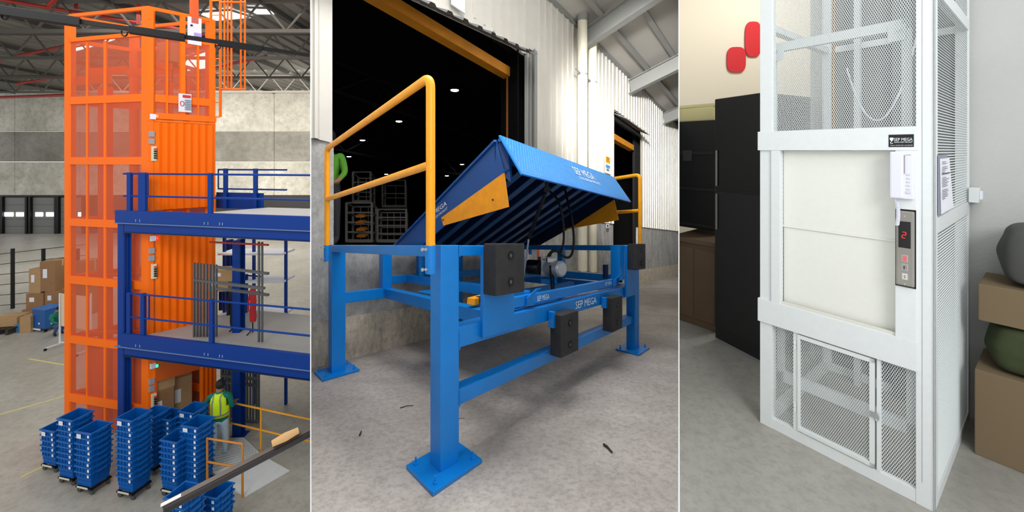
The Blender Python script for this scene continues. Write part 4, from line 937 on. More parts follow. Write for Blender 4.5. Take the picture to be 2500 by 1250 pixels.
# cabin at the bottom (left side panels) and inner shelves
CABO = mat('orange_cabin_panel', (252, 92, 8), .5)
cb = o1(aa(249), aa(200), .10, .14, 0.05, Bz(865), 'cabin_panel', CABO, bev=.0); o1(aa(243), aa(207), .085, .10, 1.0, Bz(882), 'raised_field', CABO, cb, .02); o1(aa(243), aa(207), .085, .10, .1, Bz(985), 'raised_field', CABO, cb, .02)
cb = o1(aa(286), aa(262), .10, .14, .05, Bz(870), 'cabin_panel', CABO); cb = o1(.0, aa(314), .12, .16, .05, Bz(872), 'cabin_panel', CABO); o1(.25, aa(200), .10, .9, Bz(872), Bz(862), 'cabin_roof', CABO)
mb = MB(); mb.beam(Lp(aa(236), .08, .2), Lp(aa(249), .08, 1.5), .03, .03); mb.build('brace', ORANGE_DK, ol); 
mb = MB(); mb.beam(Lp(aa(172), .4, .1), Lp(aa(181), .4, 1.1), .03, .03); mb.build('brace', NAVY, ol)
for t in (700, 850, 1000):   # inner diagonal bearers that show through the mesh
    mb = MB(); mb.beam(Lp(AL - .15, .2, Bz(t - 8)), Lp(.4, .95, Bz(t - 8)), .05, .08); mb.build('inner_bearer', ORANGE_DK, ol)
# right face: strip beside the corner post, door frames and folding gates
o1(.0, .05, .12, bb(375), 0, TOPZ - .1, 'door_jamb', ORANGE)
for px in (408, 446.5, 484): b = bb(px); o1(-.01, .03, b - (.045 if px == 446.5 else .014), b + (.045 if px == 446.5 else .014), Bz(283), Bz(22 if px == 446.5 else 85), 'mullion')
o1(-.03, .04, .12, BL, Bz(289), Bz(274), 'door_header'); 
def gate(z0, z1, b0, b1, n, lab):
    r = o1(-.02, .0, b0, b1, z1 - .05, z1, 'gate_track', ORANGE_DK, label=lab)
    w = (b1 - b0) / n
    for k in range(n):
        p = b0 + k * w; mb = MB()
        mb.prism([Lp(.0, p, z0), Lp(-.055, p + w * .28, z0), Lp(-.055, p + w * .42, z0), Lp(.0, p + w, z0), Lp(.015, p + w, z0), Lp(-.035, p + w * .38, z0), Lp(.01, p, z0)], (0, 0, z1 - .06 - z0)); mb.build('gate_slat', ORANGE_DK, r)
gate(5.45, Bz(291), bb(376), BL - .02, 8, 'closed folding orange gate on the upper landing'); gate(2.52, 5.10, bb(380), BL - .02, 8, 'closed folding orange gate on the middle landing')
gate(.02, 2.25, bb(488), BL + .02, 4, 'folding orange gate pushed open at ground level')
o1(-.01, .06, .12, bb(488), Bz(938), Bz(880), 'door_header', mat('orange_header_sheet', (206, 88, 10), .5)); 
o1(.14, .9, BL - .03, BL - .02, .1, 2.2, 'cabin_back', mat('cabin_back_sheet', (150, 128, 92), .7)); o1(.0, 1.9, .12, BL - .02, .0, .08, 'cabin_floor', GREYST)
o1(-.02, .0, .12, bb(374), Bz(1010), Bz(880), 'jamb_cover', ORANGE)
# landing boxes, pendants, stickers
def lb(px0, px1, py0, py1, off, name, m, parent=None, lab=None):
    b0, b1 = bb(px0), bb(px1); P = Lp(0, b0, 0); z1_, z0_ = zz(py0, P), zz(py1, P)
    return o1(-off - .04, -off, b0, b1, z0_, z1_, name, m, parent or ol, .004, lab)
for (y, colr) in ((279, (250, 120, 90)), (577, (255, 60, 60)), (889, (60, 230, 170))):
    q = lb(364, 376, y - 1, y + 12, .02, 'landing_lamp', WHITEP); lb(376, 381, y + 1, y + 8, .03, 'signal_lens', mat('lens_%d' % y, colr, .3, emit=1.5), q)
for y in (320, 338, 606, 624, 926, 944): lb(362.5, 374.5, y, y + 14, .0, 'notice_plate', mat('grey_notice', (150, 150, 158), .6))
for y in (357, 645, 962): 
    q = lb(367, 378, y, y + 36, .02, 'pendant_control', mat('cream_control', (214, 206, 180), .5))
    for j in range(5): lb(370, 375, y + 5 + j * 5.5, y + 8.5 + j * 5.5, .065, 'push_button', BLACK if j else REDM, q)
sg = lb(433, 462, 228, 273, .03, 'notice_board', PAPER, lab='white notice with red heading')
lb(440, 457, 232, 238, .072, 'heading', REDM, sg); 
for j in range(6): lb(445, 459, 244 + j * 4.4, 246 + j * 4.4, .072, 'text_line', mat('grey_blue_print', (120, 140, 160), .7), sg)
mb = MB(); b = bb(439); c = Lp(-.076, b, zz(253, Lp(0, b, 0))); mb.tube([c + dB * (.035 * math.cos(t)) + dH * (.06 * math.sin(t)) for t in [k * math.pi / 8 for k in range(17)]], .008, 6); mb.build('prohibition_ring', REDM, sg)
eb = lb(457.5, 489, 40, 107, .0, 'switch_cabinet', WHITEP, lab='pale lilac switch cabinet'); lb(461, 464, 60, 64, .045, 'cabinet_lock', BLACK, eb); lb(470, 486, 80, 88, .045, 'cabinet_label', mat('pale_violet', (170, 150, 220), .6), eb)
b = bb(473); o1(-.04, .02, b - .07, b + .07, Bz(36), Bz(-40), 'stub_post', mat('red_orange_post', (255, 84, 6), .5))
# ladder with safety cage
ld = thing('cage_ladder', 'orange caged access ladder at the upper right of the lift tower', 'ladder', Lp(-.1, BL + .15, Bz(283)))
dL_ = 10.15
def lw(px, py, d=dL_): return W(px, py, d)
for px in (515, 538): mb = MB(); mb.beam(lw(px, -20), lw(px, 285), .045, .045); mb.build('stile', ORANGE, ld)
for k in range(9): mb = MB(); mb.tube([lw(515, 286 - k * 35.5), lw(538, 285 - k * 35.5)], .016, 8); mb.build('rung', mat('light_orange', (255, 150, 60), .45), ld)
import itertools
def hoop(py):
    pts = []
    for px, d in ((538, 10.15), (552, 10.45), (572, 10.5), (588, 10.35), (598, 10.0), (592, 9.75), (570, 9.6), (550, 9.7), (538, 10.05)): pts.append(lw(px, py, d))
    return catmull(pts, 5)
for py in (5, 110, 218): mb = MB(); mb.tube(hoop(py), .026, 8); mb.build('hoop', ORANGE, ld, smooth=True)
for px, d in ((556, 10.5), (565, 9.62), (588, 10.35), (598, 10.0), (548, 9.7)): mb = MB(); mb.beam(lw(px, -20, d), lw(px, 219, d), .035, .02); mb.build('cage_strap', ORANGE, ld)
# cartons inside the lift cabin
def carton(c, sx, sy, sz, yaw, lab, m=CARD, grp='brown cartons', lbl=True, tape=True):
    r = thing('carton', lab, 'box', c, grp); ca, sa = math.cos(yaw), math.sin(yaw)
    f = lambda u, v, w: Vector((c[0] + u * ca - v * sa, c[1] + u * sa + v * ca, c[2] + w))
    MB().hexa(f, -sx / 2, sx / 2, -sy / 2, sy / 2, 0, sz).build('carton_body', m, r, bevel=.006)
    if tape: MB().hexa(f, -sx / 2 - .002, sx / 2 + .002, -.03, .03, sz * .8, sz + .003).build('tape', mat('packing_tape', (196, 166, 120), .4), r)
    if lbl: MB().hexa(f, -sx * .3, -sx * .02, -sy / 2 - .004, -sy / 2, sz * .45, sz * .75).build('carton_label', PAPER, r)
    return r
ya = math.atan2(-.205, .979)
c = Lp(.2, .62, .1)
carton(Lp(.30, .42, .08), .42, .4, 1.0, math.pi / 4, 'large brown carton just inside the lift doorway', CARD, 'cartons inside the lift'); carton(Lp(.45, .86, .08), .42, .34, 1.1, math.pi / 4, 'brown carton behind the first inside the lift', CARD2, 'cartons inside the lift')
carton(Lp(.30, .42, 1.08), .42, .4, .26, math.pi / 4 + .1, 'carton lying across the large one inside the lift', CARD2, 'cartons inside the lift', False)

# ------------------------------------------------------------------ blue mezzanine
Mo = Vector(((287 - 1250) * 9.15 / F, 9.15, 0)); mD = Vector((.979, -.205, 0)); mN = Vector((.62, .78, 0)).normalized()
def Mz(u, v, z): p = Mo + mD * u + mN * v; return Vector((p.x, p.y, z))
def uu(px, v=0): return along(Mo + mN * v, mD, px)
def mzz(py, px): P = Mz(uu(px), 0, 0); return zz(py, P)
mz = thing('mezzanine', 'deep blue steel mezzanine of two decks in front of the orange lift', 'platform', Mz(2, 1, 0))
def m1(u0, u1, v0, v1, z0, z1, name, m=NAVY, parent=None, bev=0.0, label=None): return MB().hexa(Mz, u0, u1, v0, v1, z0, z1).build(name, m, parent or mz, bevel=bev, label=label)
UE = uu(757) + .6
zu = [mzz(y, 300) for y in (513, 543, 547, 566)]; zl = [mzz(y, 306) for y in (812, 844, 848, 867)]
m1(0, uu(301), .0, .03, 0, mzz(545, 298), 'column'); m1(uu(292), uu(295), .03, .12, 0, zu[3], 'column_web'); m1(0, uu(301), .12, .14, 0, zu[3], 'column_flange')
for z in (zu, zl):
    m1(.03 if z is zu else .2, UE, -.06, .02, z[1], z[0], 'fascia_beam'); m1(.03, UE, -.075, .10, z[1] - .02, z[1], 'beam_flange', mat('pale_blue_edge', (96, 122, 160), .5)); m1(.2, UE, .0, .14, z[3], z[2], 'edge_beam'); m1(.2, UE, -.03, .2, z[3] - .02, z[3], 'beam_flange', BLUE_UNDER)
DECK = mat('pale_deck_sheet', (190, 192, 190), .55)
m1(1.95, UE, .02, 1.7, zu[0] - .12, zu[0] - .05, 'deck', DECK); m1(.5, UE, .02, 2.2, 2.46, 2.52, 'deck', mat('grey_deck_sheet', (158, 158, 154), .6)); m1(1.6, UE, .3, 2.2, 2.3, 2.46, 'deck_joist', BLUE_UNDER)
for z in (zu[1] + .05, zl[1] + .05):
    for px in (341, 351, 508, 517, 545, 552):
        mb = MB(); 
        for dz in (0, .035): lathe(mb, Mz(uu(px), -.062, z + dz * .9), -mN, [(0, .012), (.012, .012)], 6)
        mb.build('bolt', mat('pale_bolt', (170, 190, 215), .4), mz)
# rear columns
def pcol(px0, px1, pyb, pyt, lab):
    g = gp((px0 + px1) / 2, pyb); d = g.y; w = (px1 - px0) * d / F; zt = EYE - (pyt - HOR) * d / F
    r = thing('steel_column', lab, 'column', g, 'rear blue columns of the mezzanine'); mb = MB(); mb.box((g.x, g.y, zt / 2), (w * .3, w, zt)); mb.box((g.x, g.y - w / 2, zt / 2), (w, .02, zt)); mb.box((g.x, g.y + w / 2, zt / 2), (w, .02, zt)); mb.build('shaft', NAVY, r); mb = MB(); mb.box((g.x, g.y, .01), (w * 1.8, w * 1.8, .02)); mb.build('base_plate', NAVY, r)
pcol(574, 592, 1064, 585, 'tall blue column behind the person in the vest')
pcol(556, 566, 960, 585, 'thinner blue column behind the clothes')
def rails(pxs, z0, zt, zm, v, lab, grp, pxa=None, pxb=None, hoop_=None, m=NAVY):
    r = thing('guard_rail', lab, 'railing', Mz(uu(pxs[0], v), v, z0), grp)
    for px in pxs: mb = MB(); u = uu(px, v); mb.beam(Mz(u, v, z0), Mz(u, v, zt + .03), .085, .07); mb.build('post', m, r)
    ua, ub = uu(pxa, v), uu(pxb, v)
    for z in (zt, zm): mb = MB(); mb.tube([Mz(ua, v, z), Mz(ub, v, z)], .022, 8); mb.build('rail', m, r, smooth=True)
    if hoop_: 
        u0, u1 = uu(hoop_[0], v), uu(hoop_[1], v); mb = MB(); mb.tube([Mz(u0, v, zt), Mz(u1, v, zt), Mz(u1, v, zm), Mz(u0, v, zm)], .018, 8); mb.build('end_hoop', m, r, smooth=True)
    return r
G1_ = 'blue guard rails on the mezzanine'
rails([317, 345, 353, 514], zu[0] - .02, mzz(424, 302), mzz(478, 302), .0, 'front blue guard rail of the upper deck', G1_, 302, 757, (353, 361))
rails([316, 350, 517], zl[0] - .04, mzz(716, 312), mzz(773, 312), .0, 'front blue guard rail of the lower deck', G1_, 312, 757, (350, 364))
r = rails([551, 624], zu[0] - .10, zz(414, Mz(uu(551, 1.6), 1.6, 0)), zz(461, Mz(uu(551, 1.6), 1.6, 0)), 1.6, 'rear blue guard rail of the upper deck', G1_, 533, 700, (551, 533)); 
MB().hexa(Mz, uu(528, 1.65), uu(640, 1.65), 1.65, 1.69, zu[0] - .1, zu[0] + .32).build('toe_board', NAVY, r)
r = rails([540, 600], 2.52, zz(668, Mz(uu(540, 2.0), 2, 0)), zz(706, Mz(uu(540, 2.), 2, 0)), 2.0, 'rear blue guard rail of the lower deck behind the clothes', G1_, 533, 640)
# grey sliding mesh screens on the lower deck and below it
GR = mat('grey_screen_steel', (84, 86, 86), .5)
def screen(pxs, rails_, d, z_top, z_bot, lab, w=.035, m=GR, px_end=None):
    r = thing('bar_screen', lab, 'screen', W(pxs[0], z_bot, d), 'grey bar screens of the mezzanine')
    for px, dd in pxs_d(pxs, d): mb = MB(); mb.beam(W(px, z_top + (px - pxs[0]) * .10, dd), W(px, z_bot, dd), w, w); mb.build('bar', m, r)
    for (pa, ya_, pb, yb_) in rails_: mb = MB(); mb.beam(W(pa, ya_, d - .02), W(pb, yb_, d - .4 * (pb > 560)), .06, .05); mb.build('cross_rail', m, r)
    return r
def pxs_d(pxs, d): return [(px, d - .0005 * (px - pxs[0])) for px in pxs]
screen([474, 481.5, 489, 497, 505, 513, 521, 528], [(474, 683, 530, 690), (530, 652, 655, 668), (530, 704, 655, 720)], 9.05, 641, 822, 'grey bar screen folded against the lower deck rail')
screen([632, 640], [(530, 690, 645, 704)], 8.7, 590, 835, 'grey bar screen posts farther right on the lower deck')
screen([541, 549, 556, 564, 598, 604, 611, 618, 626, 632], [(541, 916, 632, 926), (541, 932, 632, 942), (541, 1022, 632, 1030)], 9.9, 890, 1046, 'grey bar screen under the deck behind the person')
mb = MB(); mb.tube([W(513, 591, 9.0), W(655, 598, 8.5)], .022, 10); tag(mb.build('fire_pipe', RPIPE, smooth=True), 'red fire pipe under the upper deck', 'pipe')
# clothes on stands
def coat(px, yt, yb, d, w, m, lab, lab2, m2):
    P = W(px, yt, d); Q = W(px, yb, d); h = P.z - Q.z; w = w * d / F
    st_ = thing('garment_stand', lab2, 'stand', (Q.x, Q.y, 2.52), 'thin garment stands on the lower deck'); mb = MB(); mb.tube([(Q.x, Q.y, 2.53), (P.x, P.y, P.z + .06)], .013, 8); mb.build('pole', BLACK, st_)
    mb = MB()
    for k in range(3): t = k * 2.09 + .4; mb.tube([(Q.x, Q.y, 2.60), (Q.x + .18 * math.cos(t), Q.y + .18 * math.sin(t), 2.53)], .012, 6)
    mb.build('foot', BLACK, st_)
    c_ = thing('coat', lab, 'coat', (Q.x, Q.y, Q.z), 'coats hanging on stands'); mb = MB(); n = 14
    prof = [(0, .42), (.15, .5), (.45, .42), (.62, .36), (.85, .5), (.95, .34), (1.0, .12)]; vs = []; fs = []
    for t, r_ in prof:
        for k in range(n): a = 2 * math.pi * k / n; rr_ = r_ * w * (1 + .10 * math.sin(3 * a + t * 4)); vs.append((Q.x + rr_ * math.cos(a), Q.y + rr_ * .45 * math.sin(a), Q.z + t * h))
    for i in range(len(prof) - 1):
        for k in range(n): fs.append((i * n + k, i * n + (k + 1) % n, (i + 1) * n + (k + 1) % n, (i + 1) * n + k))
    fs += [tuple(range(n)), tuple((len(prof) - 1) * n + k for k in range(n))]; mb.add(vs, fs); mb.build('garment', m, c_, smooth=True)
    for s in (-1, 1):
        mb = MB(); mb.tube([(Q.x + s * w * .36, Q.y, Q.z + h * .88), (Q.x + s * w * .52, Q.y - .02, Q.z + h * .6), (Q.x + s * w * .5, Q.y - .04, Q.z + h * .32)], .05 * w * 2.4, 8); mb.build('sleeve', m, c_, smooth=True)
BLKC = mat('black_cloth', (26, 26, 30), .85)
coat(575, 700, 800, 9.5, 30, BLKC, 'black coat hanging by the blue column on the lower deck', 'thin black stand under the black coat', BLACK); coat(617, 702, 785, 9.3, 17, mat('red_cloth', (170, 26, 34), .8), 'red coat hanging right of the black one', 'thin black stand under the red coat', BLACK)
for (px, py, w, h, lab) in ((543, 690, .5, .35, 'brown carton behind the bar screen on the lower deck'), (552, 668, .55, .3, 'brown carton, upper of two behind the blue rail')):
    P = W(px, py, 10.2); carton((P.x, P.y, P.z - h / 2), w, .4, h, .1, lab, CARD2, 'cartons behind the lower deck')
WH = mat('white_wrap', (226, 230, 236), .6)
SLB = thing('storage_rack', 'pale storage rack behind the mezzanine at the right', 'rack', (W(600, 700, 11).x, 11, 0))
for z in (2.45, 3.35, 4.1): mb = MB(); A_, B_ = W(545, 400, 10.6), W(700, 400, 10.6); mb.hexa(lambda u, v, w: Vector((u, v, w)), A_.x, B_.x, 10.4, 11.0, z, z + .05); mb.build('shelf', WH if z > .2 else GREYST, SLB)
for px in (548, 620, 698):
    P = W(px, 400, 10.6); mb = MB(); mb.beam((P.x, 10.6, 0), (P.x, 10.6, 4.6), .06, .06); mb.build('upright', NAVY, SLB)
# ------------------------------------------------------------------ person in the vest
def person(c, labl, sc=1.0, yaw=0.0, pose='stand'):
    root = thing('person', labl, 'person', c); c = Vector(c); ca, sa = math.cos(yaw), math.sin(yaw)
    def q(x, y, z): return c + Vector((x * ca - y * sa, x * sa + y * ca, z)) * sc
    return root, q
pc = gp(536, 1116); root, q = person(pc, 'person in a yellow reflective vest over a green shirt, seen from behind', 1.0, .15)
# local frame: +y away from the camera (the person's front)
J = {'pelvis': (q(0, 0, .90), (.15, .11)), 'belly': (q(0, .01, 1.03), (.145, .10)), 'chest': (q(0, .02, 1.23), (.145, .10)), 'upper': (q(0, .02, 1.36), (.115, .085)), 'neck': (q(0, .02, 1.46), .05), 'head': (q(0, .04, 1.57), .078), 'crown': (q(0, .04, 1.65), .062)}
E = [('pelvis', 'belly'), ('belly', 'chest'), ('chest', 'upper'), ('upper', 'neck'), ('neck', 'head'), ('head', 'crown')]
for s, n_ in ((-1, 'l'), (1, 'r')):
    J['hip' + n_] = (q(s * .095, 0, .82), .095); J['kne' + n_] = (q(s * .11, .02, .46), .065); J['ank' + n_] = (q(s * .115, -.02, .09), .048); J['toe' + n_] = (q(s * .13, .14, .04), .04)
    E += [('pelvis', 'hip' + n_), ('hip' + n_, 'kne' + n_), ('kne' + n_, 'ank' + n_), ('ank' + n_, 'toe' + n_)]
arm = {'l': [(-.19, .02, 1.37), (-.33, .06, 1.16), (-.47, .20, 1.12), (-.53, .25, 1.12)], 'r': [(.19, .02, 1.37), (.24, .03, 1.10), (.18, .25, 1.05), (.16, .32, 1.06)]}
for n_ in arm:
    for k, (nm, r_) in enumerate((('sho', .07), ('elb', .05), ('wri', .034), ('han', .034))): J[nm + n_] = (q(*arm[n_][k]), r_)
    E += [('upper', 'sho' + n_), ('sho' + n_, 'elb' + n_), ('elb' + n_, 'wri' + n_), ('wri' + n_, 'han' + n_)]
    w3 = Vector(J['han' + n_][0]); 
    for f_ in range(4):
        t0 = w3 + Vector((-.022 + f_ * .015, .035, 0)); J['fa%d%s' % (f_, n_)] = (t0, .011); J['fb%d%s' % (f_, n_)] = (t0 + Vector((0, .035 + .006 * (f_ in (1, 2)), -.01)), .009); J['fc%d%s' % (f_, n_)] = (t0 + Vector((0, .05, -.035)), .008)
        E += [('han' + n_, 'fa%d%s' % (f_, n_)), ('fa%d%s' % (f_, n_), 'fb%d%s' % (f_, n_)), ('fb%d%s' % (f_, n_), 'fc%d%s' % (f_, n_))]
    J['th' + n_] = (w3 + Vector((.04 if n_ == 'l' else -.04, .015, .0)), .011); E.append(('han' + n_, 'th' + n_))
TEAL = mat('teal_green_shirt', (0, 108, 88), .8); JEAN = mat('pale_jeans', (176, 198, 212), .85, noise=.1, scale=10); SHOE = mat('black_shoes', (20, 20, 22), .6)
VEST = mat('lime_reflective_vest', (206, 240, 20), .7, noise=.05, scale=8); STRIPE = mat('grey_reflective_tape', (132, 136, 120), .35)
hands = [Vector(J['wril'][0]), Vector(J['wrir'][0])]
def reg2(p):
    z = (p.z - pc.z)
    if min((p - h).length for h in hands) < .075 or (min((p - h).length for h in hands) < .16 and p.y > hands[0].y + .02): return 0
    if z > 1.47: return 0
    if z > .84: return 1
    if z > .10: return 2
    return 3
body = figure('body', J, E, (reg2, [SKIN, TEAL, JEAN, SHOE]), root)
mb = MB(); hc = q(0, .03, 1.60); prof = [(-.08, .05), (-.04, .08), (0, .092), (.05, .090), (.085, .072), (.11, .042), (.12, .01)]; lathe(mb, hc, (0, 0, 1), prof, 18); mb.build('hair', HAIR, root, smooth=True)
# vest: shell round the torso with reflective tape
def ringp(z, rx, ry, n=28, a0=0, a1=2 * math.pi): return [q(rx * math.cos(a0 + (a1 - a0) * k / n), .015 + ry * math.sin(a0 + (a1 - a0) * k / n), z) for k in range(n + 1)]
levels = [(.93, .188, .152), (1.00, .186, .150), (1.06, .182, .148), (1.16, .184, .150), (1.26, .186, .15), (1.34, .172, .14), (1.41, .122, .118), (1.45, .08, .092)]
mb = MB(); R_ = [ringp(z, a_, b_) for z, a_, b_ in levels]
for i in range(len(R_) - 1):
    for k in range(28):
        th_ = (k + .5) / 28 * 2 * math.pi
        if levels[i][0] >= 1.16 and abs(math.cos(th_)) > (.93 if levels[i][0] < 1.3 else .985): continue
        mb.add([R_[i][k], R_[i][k + 1], R_[i + 1][k + 1], R_[i + 1][k]], [(0, 1, 2, 3)])
vest = mb.build('safety_vest', VEST, root, smooth=True)
bm_ = bmesh.new(); bm_.from_mesh(vest.data); bmesh.ops.remove_doubles(bm_, verts=bm_.verts, dist=.0005); bmesh.ops.recalc_face_normals(bm_, faces=bm_.faces); bm_.to_mesh(vest.data); bm_.free()
vest.data.polygons.foreach_set('use_smooth', [True] * len(vest.data.polygons))
vest.modifiers.new('thickness', 'SOLIDIFY').thickness = .006
mb = MB(); A_ = ringp(.975, .195, .159); B_ = ringp(1.01, .194, .158)
for k in range(28): mb.add([A_[k], A_[k + 1], B_[k + 1], B_[k]], [(0, 1, 2, 3)])
for s in (-1, 1):
    for sgn in (-1, 1):
        lp = []
        for z, a_, b_ in levels[1:]:
            x_ = s * (.085 if z < 1.3 else .07); y_ = .015 + sgn * (b_ + .012) * math.sqrt(max(.05, 1 - (x_ / a_) ** 2)); lp.append((x_, y_, z))
        for (x0, y0, z0), (x1, y1, z1) in zip(lp, lp[1:]): mb.add([q(x0 - .015, y0, z0), q(x0 + .015, y0, z0), q(x1 + .015, y1, z1), q(x1 - .015, y1, z1)], [(0, 1, 2, 3)])
mb.build('reflective_tape', STRIPE, vest)
# ------------------------------------------------------------------ ramp and yellow handrails
CHK = mat('light_checker_plate', (198, 202, 202), .5)
rp = thing('loading_ramp', 'pale grey steel ramp with a tread pattern beside the person', 'ramp', gp(600, 1180))
a, b, c_, d_ = gp(512, 1080), gp(594, 1078), gp(640, 1122), gp(520, 1165)
e_, f_ = gp(598, 1214), gp(708, 1150)
hz = Vector((0, 0, .10))
mb = MB(); mb.pts8([a, d_, c_, b, a + hz, d_ + hz, c_ + hz, b + hz]); top = mb.build('ramp_top', CHK, rp)
mb = MB(); mb.pts8([d_, e_, f_, c_, d_ + hz, e_ + Vector((0, 0, .01)), f_ + Vector((0, 0, .01)), c_ + hz]); mb.build('ramp_slope', mat('pale_ramp_plate', (206, 208, 208), .45, noise=.06, scale=6), rp)
mb = MB()
for i in range(22):
    for j in range(13):
        u, v = (i + .5 + .5 * (j % 2)) / 23, (j + .5) / 13; p = (a.lerp(b, u)).lerp(d_.lerp(c_, u), v) + hz + Vector((0, 0, .002)); s_ = .012
        t = 1 if (i + j) % 2 else -1; mb.add([p + Vector((-s_, -s_ * t * 1.3, 0)), p + Vector((.005, -.005 * t, 0)), p + Vector((s_, s_ * t * 1.3, 0)), p + Vector((-.005, .005 * t, .004))], [(0, 1, 2, 3)])
stuff(mb.build('tread_pattern', mat('dark_tread', (96, 104, 110), .4), top))
YR = mat('orange_yellow_rail', (238, 162, 40), .45); YR2 = mat('ochre_rail', (206, 132, 44), .5)
def yrail(P, hT, hM, lab, m, end=True):
    r = thing('handrail', lab, 'railing', P[0], 'yellow handrails by the ramp')
    tp_ = [p + dH * hT for p in P]
    path = ([P[0]] if end else []) + tp_ + [P[-1]]
    mb = MB(); mb.tube(path, .022, 10); mb.build('top_rail', m, r, smooth=True)
    mb = MB(); mb.tube([p + dH * hM for p in P], .02, 10); mb.build('mid_rail', m, r, smooth=True)
    for p in P[1:-1]: mb = MB(); mb.tube([p, p + dH * hT], .022, 10); mb.build('post', m, r, smooth=True)
P1, P2 = gp(637, 1106), gp(558, 1086); dd = (P1 - P2)
yrail([P2, P1, P1 + dd * 1.6], 1.0, .52, 'farther yellow handrail, running right from the person', YR)
P1, P2 = gp(592, 1214), gp(506, 1198)
yrail([P2, P1], 1.05, .58, 'nearer ochre handrail on the ramp, beside the crate stacks', YR2)
# ------------------------------------------------------------------ blue crates on dollies
cw_, cl_ = .40, .335
proto = None
PITCH = .112
def crate_meshes():
    """a nestable crate: tapered open body with ribs, rim, handle bars"""
    def fx(z): t = z / .30; return (cw_ * (.86 + .14 * t) / 2, cl_ * (.86 + .14 * t) / 2)
    mb = MB(); w0, l0 = fx(0); w1, l1 = fx(.30); th = .012
    o = [(-w0, -l0, 0), (w0, -l0, 0), (w0, l0, 0), (-w0, l0, 0), (-w1, -l1, .30), (w1, -l1, .30), (w1, l1, .30), (-w1, l1, .30)]
    i_ = [(-w0 + th, -l0 + th, .012), (w0 - th, -l0 + th, .012), (w0 - th, l0 - th, .012), (-w0 + th, l0 - th, .012), (-w1 + th, -l1 + th, .30), (w1 - th, -l1 + th, .30), (w1 - th, l1 - th, .30), (-w1 + th, l1 - th, .30)]
    mb.add(o + i_, [(0, 3, 2, 1), (0, 1, 5, 4), (1, 2, 6, 5), (2, 3, 7, 6), (3, 0, 4, 7), (8, 9, 10, 11), (8, 12, 13, 9), (9, 13, 14, 10), (10, 14, 15, 11), (11, 15, 12, 8), (4, 5, 13, 12), (5, 6, 14, 13), (6, 7, 15, 14), (7, 4, 12, 15)])
    for z in (.03, .11, .19):   # horizontal ribs
        w, l = fx(z); e = .009
        for (c, s) in (((0, -l - e / 2, z), (2 * w, e, .012)), ((0, l + e / 2, z), (2 * w, e, .012)), ((-w - e / 2, 0, z), (e, 2 * l, .012)), ((w + e / 2, 0, z), (e, 2 * l, .012))): mb.box(c, s)
    for k in range(-2, 3):      # upright ribs
        for z0, z1 in ((.20, .285),):
            w, l = fx(.24); x = k * w * .42; mb.box((x, -l - .006, .24), (.014, .014, .09)); mb.box((x, l + .006, .24), (.014, .014, .09)); y = k * l * .42; mb.box((-w - .006, y, .24), (.014, .014, .09)); mb.box((w + .006, y, .24), (.014, .014, .09))
    rim = MB(); w, l = fx(.30)
    for (c, s) in (((0, -l - .008, .288), (2 * w + .034, .018, .024)), ((0, l + .008, .288), (2 * w + .034, .018, .024)), ((-w - .008, 0, .288), (.018, 2 * l, .024)), ((w + .008, 0, .288), (.018, 2 * l, .024))): rim.box(c, s)
    for s in (-1, 1): rim.box((s * (w + .022), 0, .27), (.012, l, .03))
    tagm = MB(); wq, lq = fx(.24); tagm.box((w * .72, -lq - .018, .235), (.045, .006, .05))
    return mb, rim, tagm
LIGHTB = mat('blue_crate_rim', (16, 96, 172), .4)
cb_, crm, ctg = crate_meshes()
yaw = math.atan2(-.205, .979)
def new_crate():
    r = thing('crate', '', 'crate', (0, 0, 0), 'blue nesting crates on dollies'); cb_.build('crate_body', CRATE, r); crm.build('rim', LIGHTB, r); ctg.build('label_card', PAPER, r); return r
protoC = new_crate(); used = [False]
BIGC = MB(); BIGC.box((-.09, -.185, .22), (.11, .004, .085))
def new_dolly():
    r = thing('dolly', '', 'dolly', (0, 0, 0), 'wheeled dollies under the crate stacks'); mb = MB()
    for y in (-.155, .155): mb.box((0, y, .125), (.40, .03, .035))
    for x in (-.185, .185): mb.box((x, 0, .125), (.03, .33, .035))
    mb.build('dolly_frame', BLACK, r); mb = MB(); mb.box((-.02, -.174, .135), (.28, .006, .035)); mb.build('front_strip', mat('cream_strip', (214, 208, 190), .5), r)
    for x in (-.16, .16):
        for y in (-.13, .13): mb = MB(); mb.tube([(x, y - .015, .052), (x, y + .015, .052)], .05, 12); mb.box((x, y, .095), (.03, .045, .04)); mb.build('wheel', mat('grey_wheel', (70, 70, 72), .5), r)
    return r
protoD = new_dolly(); usedD = [False]
ORD = ['topmost', 'second from the top', 'third from the top', 'fourth from the top', 'fifth from the top', 'sixth from the top', 'seventh from the top', 'eighth from the top', 'ninth from the top', 'tenth from the top', 'eleventh from the top']
front = Vector((math.cos(yaw), math.sin(yaw), 0)); sidev = Vector((-math.sin(yaw), math.cos(yaw), 0))
stacks = [(133, 1158, 5, 'leftmost stack', 1), (176, 1190, 9, 'second stack from the left', 1), (221, 1213, 8, 'third stack from the left', 1), (322, 1226, 11, 'tallest front stack', 1), (374, 1164, 8, 'stack behind the tallest one', 1), (415, 1156, 7, 'stack half hidden behind the tallest', 0),
          (431, 1222, 7, 'low stack between the two tall front ones', 0), (472, 1152, 8, 'rear right stack beside the person', 1), (482, 1212, 9, 'front right stack behind the black bar', 1), (527, 1330, 4, 'nearest stack at the bottom below the black bar', 1), (448, 1398, 7, 'dark stack cut by the bottom edge', 0)]
